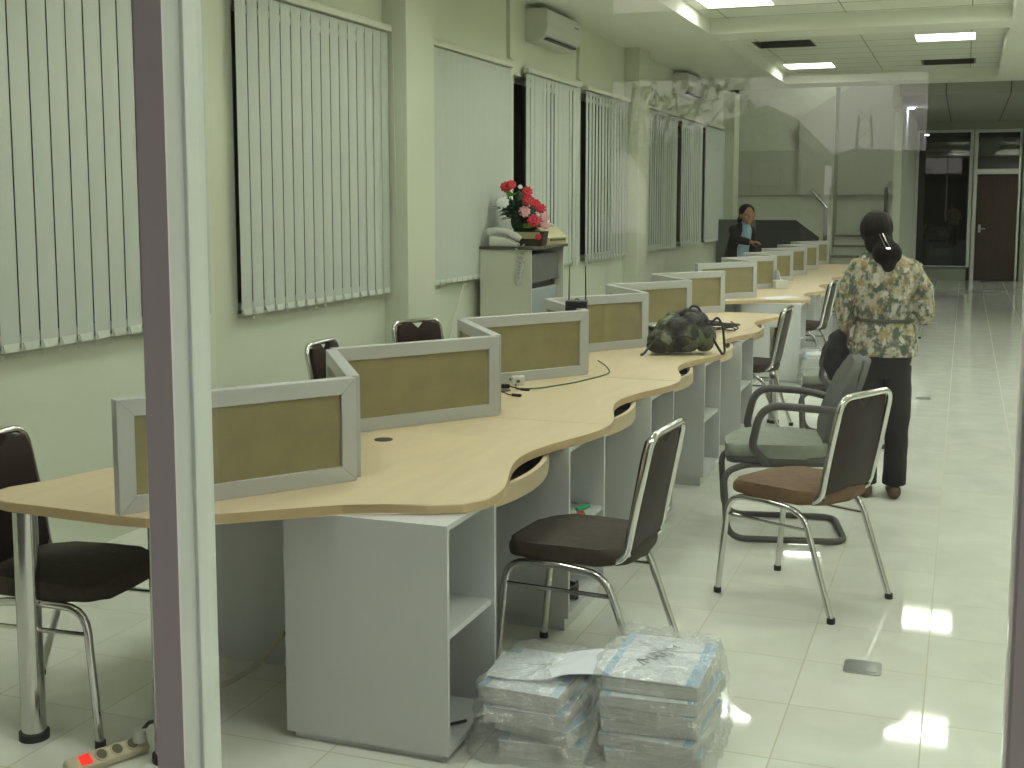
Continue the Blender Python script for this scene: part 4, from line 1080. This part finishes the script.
def far_woman():
    # behind the far desks, turned towards us and to the right
    t = thing('person', 'woman in black jacket and light blue blouse behind the far dividers, looking our way', 'person', (-2.87, 16.4, 0), radians(-122))
    b = BM()
    for s in (-1, 1):
        limb(b, [(.085*s, 0, .74), (.088*s, .01, .42), (.085*s, -.01, .10)], [.085, .052, .035])
        loft(b, [ering((.085*s, y, z), rx_, rz_, 12, (1, 0, 0), (0, 0, 1)) for y, z, rx_, rz_ in ((-.07, .035, .02, .022), (0, .05, .036, .045), (.10, .022, .042, .018), (.155, .018, .025, .012))])
    loft(b, [ering((0, cy, z), w, d) for z, w, d, cy in ((.70, .14, .09, 0), (.84, .13, .09, .01), (.98, .11, .07, .05), (1.12, .12, .065, .095), (1.22, .12, .055, .12), (1.27, .09, .05, .14), (1.30, .055, .055, .155))])
    limb(b, [(0, .15, 1.26), (0, .175, 1.35)], [.052, .046])
    head(b, (0, .20, 1.415), 1.15, radians(-30), radians(4))
    limb(b, [(.175, .12, 1.21), (.24, .25, 1.10), (.20, .45, 1.07)], [.045, .037, .026]); hand(b, (.20, .45, 1.07), (-.2, 1, .0), (0, 0, -1), 1., .3)
    limb(b, [(-.175, .12, 1.21), (-.23, .10, 1.0), (-.17, .22, .84)], [.045, .037, .026]); hand(b, (-.17, .22, .84), (.2, 1, -.2), (0, 0, -1), 1., .3)
    b = fuse(b, .0085, 2); ob('body', b, skin, t, 'all')
    b = BM(); loft(b, [ering((0, cy, z), w, d) for z, w, d, cy in ((.55, .155, .11, 0), (.76, .172, .125, 0), (.90, .15, .11, .02))])
    for s in (-1, 1): loft(b, [ering((.087*s, 0, z), w, d) for z, w, d in ((.66, .092, .11), (.42, .075, .085), (.08, .07, .078))])
    ob('trousers', fuse(b, .01, 1), trou, t, 'all')
    b = BM(); loft(b, [ering((0, cy, z), w, d, 24) for z, w, d, cy in ((.86, .12, .115, .06), (.98, .12, .11, .09), (1.12, .11, .112, .125), (1.22, .10, .10, .15), (1.30, .06, .062, .165), (1.325, .05, .052, .17))]); ob('blouse', fuse(b, .009, 1), mat('light_blue_cloth', (.30, .46, .60), .7, bump=.5, bscale=20), t, 'all')
    b = BM()
    loft(b, [ering((0, cy-.022, z), w, d, 24) for z, w, d, cy in ((.72, .20, .14, .01), (.85, .19, .135, .03), (.98, .175, .12, .06), (1.12, .18, .115, .10), (1.22, .178, .105, .13), (1.285, .12, .07, .14), (1.315, .07, .05, .15))])
    limb(b, [(.165, .11, 1.22), (.245, .24, 1.10), (.215, .40, 1.075)], [.066, .062, .048]); limb(b, [(-.165, .11, 1.22), (-.24, .09, 1.0), (-.185, .19, .87)], [.066, .060, .046])
    ob('jacket', fuse(b, .010, 2), blackcloth, t, 'all')
    b = BM(); ellip(b, (-.010, .175, 1.468), (.104, .108, .100)); ellip(b, (-.03, .13, 1.40), (.100, .070, .095)); ellip(b, (-.02, .08, 1.35), (.07, .05, .06)); ellip(b, (-.085, .20, 1.41), (.022, .045, .07))
    b = fuse(b, .009, 1)
    hb = b
    for v in hb.verts:      # open hairline at the face
        pass
    ob('hair', hb, hairm, t, 'all')
far_woman()

# ------------------------------------------------------------------ outdoors behind the viewer (mirrored faintly in the glass)
outdoor = mat('dark_render', (.10, .105, .085), .9)
porch = mat('porch_paint', (.10, .10, .09), .9)
b = BM(); box(b, -40, 40, -60, YN-.03, -.25, -.05); o = ob('street_ground', b, mat('asphalt', (.09, .09, .085), .9, var=.2)); o['kind'] = 'structure'
b = BM(); box(b, -14, 3.0, -6.0, YN-.03, 3.62, 3.8); o = ob('ceiling_sky_shade', b, porch); o['kind'] = 'structure'  # unseen roof added to hold sky light off the glass and mullion
GY = 1.034
def vx(y): return 2*GY-y          # mirror a distance seen in the glass to the real place behind the viewer
# porch edge beam, end wall and pillar
b = BM(); box(b, -14, 3.0, vx(8.15), vx(8), 2.40, 2.83); o = ob('trim_porch_beam', b, porch); o['kind'] = 'structure'
b = BM(); box(b, -14, -2.25, vx(8.05), vx(7.9), -.05, 3.62); o = ob('wall_porch', b, porch); o['kind'] = 'structure'
b = BM(); box(b, -.24, 3.0, vx(8.05), vx(7.9), -.05, 3.62); o = ob('wall_porch_right', b, porch); o['kind'] = 'structure'
def gable(lab, x0, x1, xr, ye, zr, d, y, name='house'):
    t = thing(name, lab, 'house', (0, vx(y), 0))
    b = BM(); prism(b, [(x0, 0), (x1, 0), (x1, ye), (xr, zr), (x0, ye)], 0, d, M=Matrix.Rotation(pi/2, 4, 'X')); ob('wall', b, outdoor, t)
    b = BM()
    for (xa, xb) in ((x0-.3, xr), (xr, x1+.3)):
        za = ye-.1 if xa != xr else zr; zb = zr if xb == xr else ye-.1
        prism(b, [(xa, za), (xb, zb), (xb, zb+.12), (xa, za+.12)], -.3, d+.3, M=Matrix.Rotation(pi/2, 4, 'X'))
    ob('roof', b, mat('roof_tiles', (.07, .06, .05), .9), t)
    b = BM()
    for xx in ((x0+xr)/2, (x1+xr)/2): box(b, xx-.35, xx+.35, .0, .05, .9, 2.0)
    ob('window', b, darkglass, t)
gable('gabled house across the street, mirrored faintly in the glass', -7.5, -3.7, -4.5, 2.75, 3.75, 5, 30)
gable('lower long house across the street, mirrored faintly in the glass', -3.6, 2.5, -3.0, 2.75, 2.95, 5, 36)
t = thing('antenna_mast', 'lattice antenna mast across the street, mirrored faintly in the glass', 'mast', (-2.30, vx(30.2), 0))
b = BM()
for s in (-1, 1):
    for q in (-1, 1): tube(b, [(s*.32, q*.3, 0), (s*.14, q*.14, 3.6)], .02, 6)
for k in range(9):
    z = .4*k+.2; w = .32-.05*z
    tube(b, [(-w, 0, z), (w, 0, z+.35)], .012, 5); tube(b, [(w, 0, z), (-w, 0, z+.35)], .012, 5)
ob('lattice', b, outdoor, t)
t = thing('tree', 'small tree outside on the pavement, mirrored faintly in the glass', 'tree', (-3.3, vx(13.6), 0))
b = BM(); limb(b, [(0, 0, 0), (.1, 0, 1.2), (-.05, 0, 2.0)], [.09, .07, .05], 8)
for k in range(9):
    a = k*.7; limb(b, [(-.05, 0, 1.7+.03*k), (.5*cos(a), .4*sin(a), 2.3+.05*k), (.85*cos(a), .6*sin(a), 2.75)], [.035, .02, .008], 6)
ob('trunk', b, outdoor, t)
b = BM()
for k in range(520):
    a = random.uniform(0, 6.28); r = random.uniform(0, 1)**.5; p = Vector((.1+1.0*r*cos(a), .7*r*sin(a), 2.65+random.uniform(-.6, .55)*(1-.3*r)))
    if noise.noise(p*2.3) < -.05: continue
    n_ = Vector((random.uniform(-1, 1), random.uniform(-1, 1), random.uniform(-1, 1))).normalized(); u_ = n_.orthogonal().normalized(); w_ = n_.cross(u_)
    vs = [b.verts.new(p+u_*.07), b.verts.new(p+w_*.035+n_*.008), b.verts.new(p-u_*.07), b.verts.new(p-w_*.035+n_*.008)]; b.faces.new(vs)
    vs = [b.verts.new(v.co-n_*.004) for v in vs]; b.faces.new(vs[::-1])
ob('leaves', b, mat('street_leaf', (.05, .08, .03), .8), t)

# ------------------------------------------------------------------ dusk sky
w = D.worlds.new('world'); S.world = w; w.use_nodes = True
bg = w.node_tree.nodes['Background']; bg.inputs[0].default_value = (1.0, .92, .86, 1); bg.inputs[1].default_value = .75

vs_ = S.view_settings; vs_.view_transform = 'Standard'; vs_.look = 'None'; vs_.gamma = 1; vs_.use_curve_mapping = False; vs_.exposure = .62
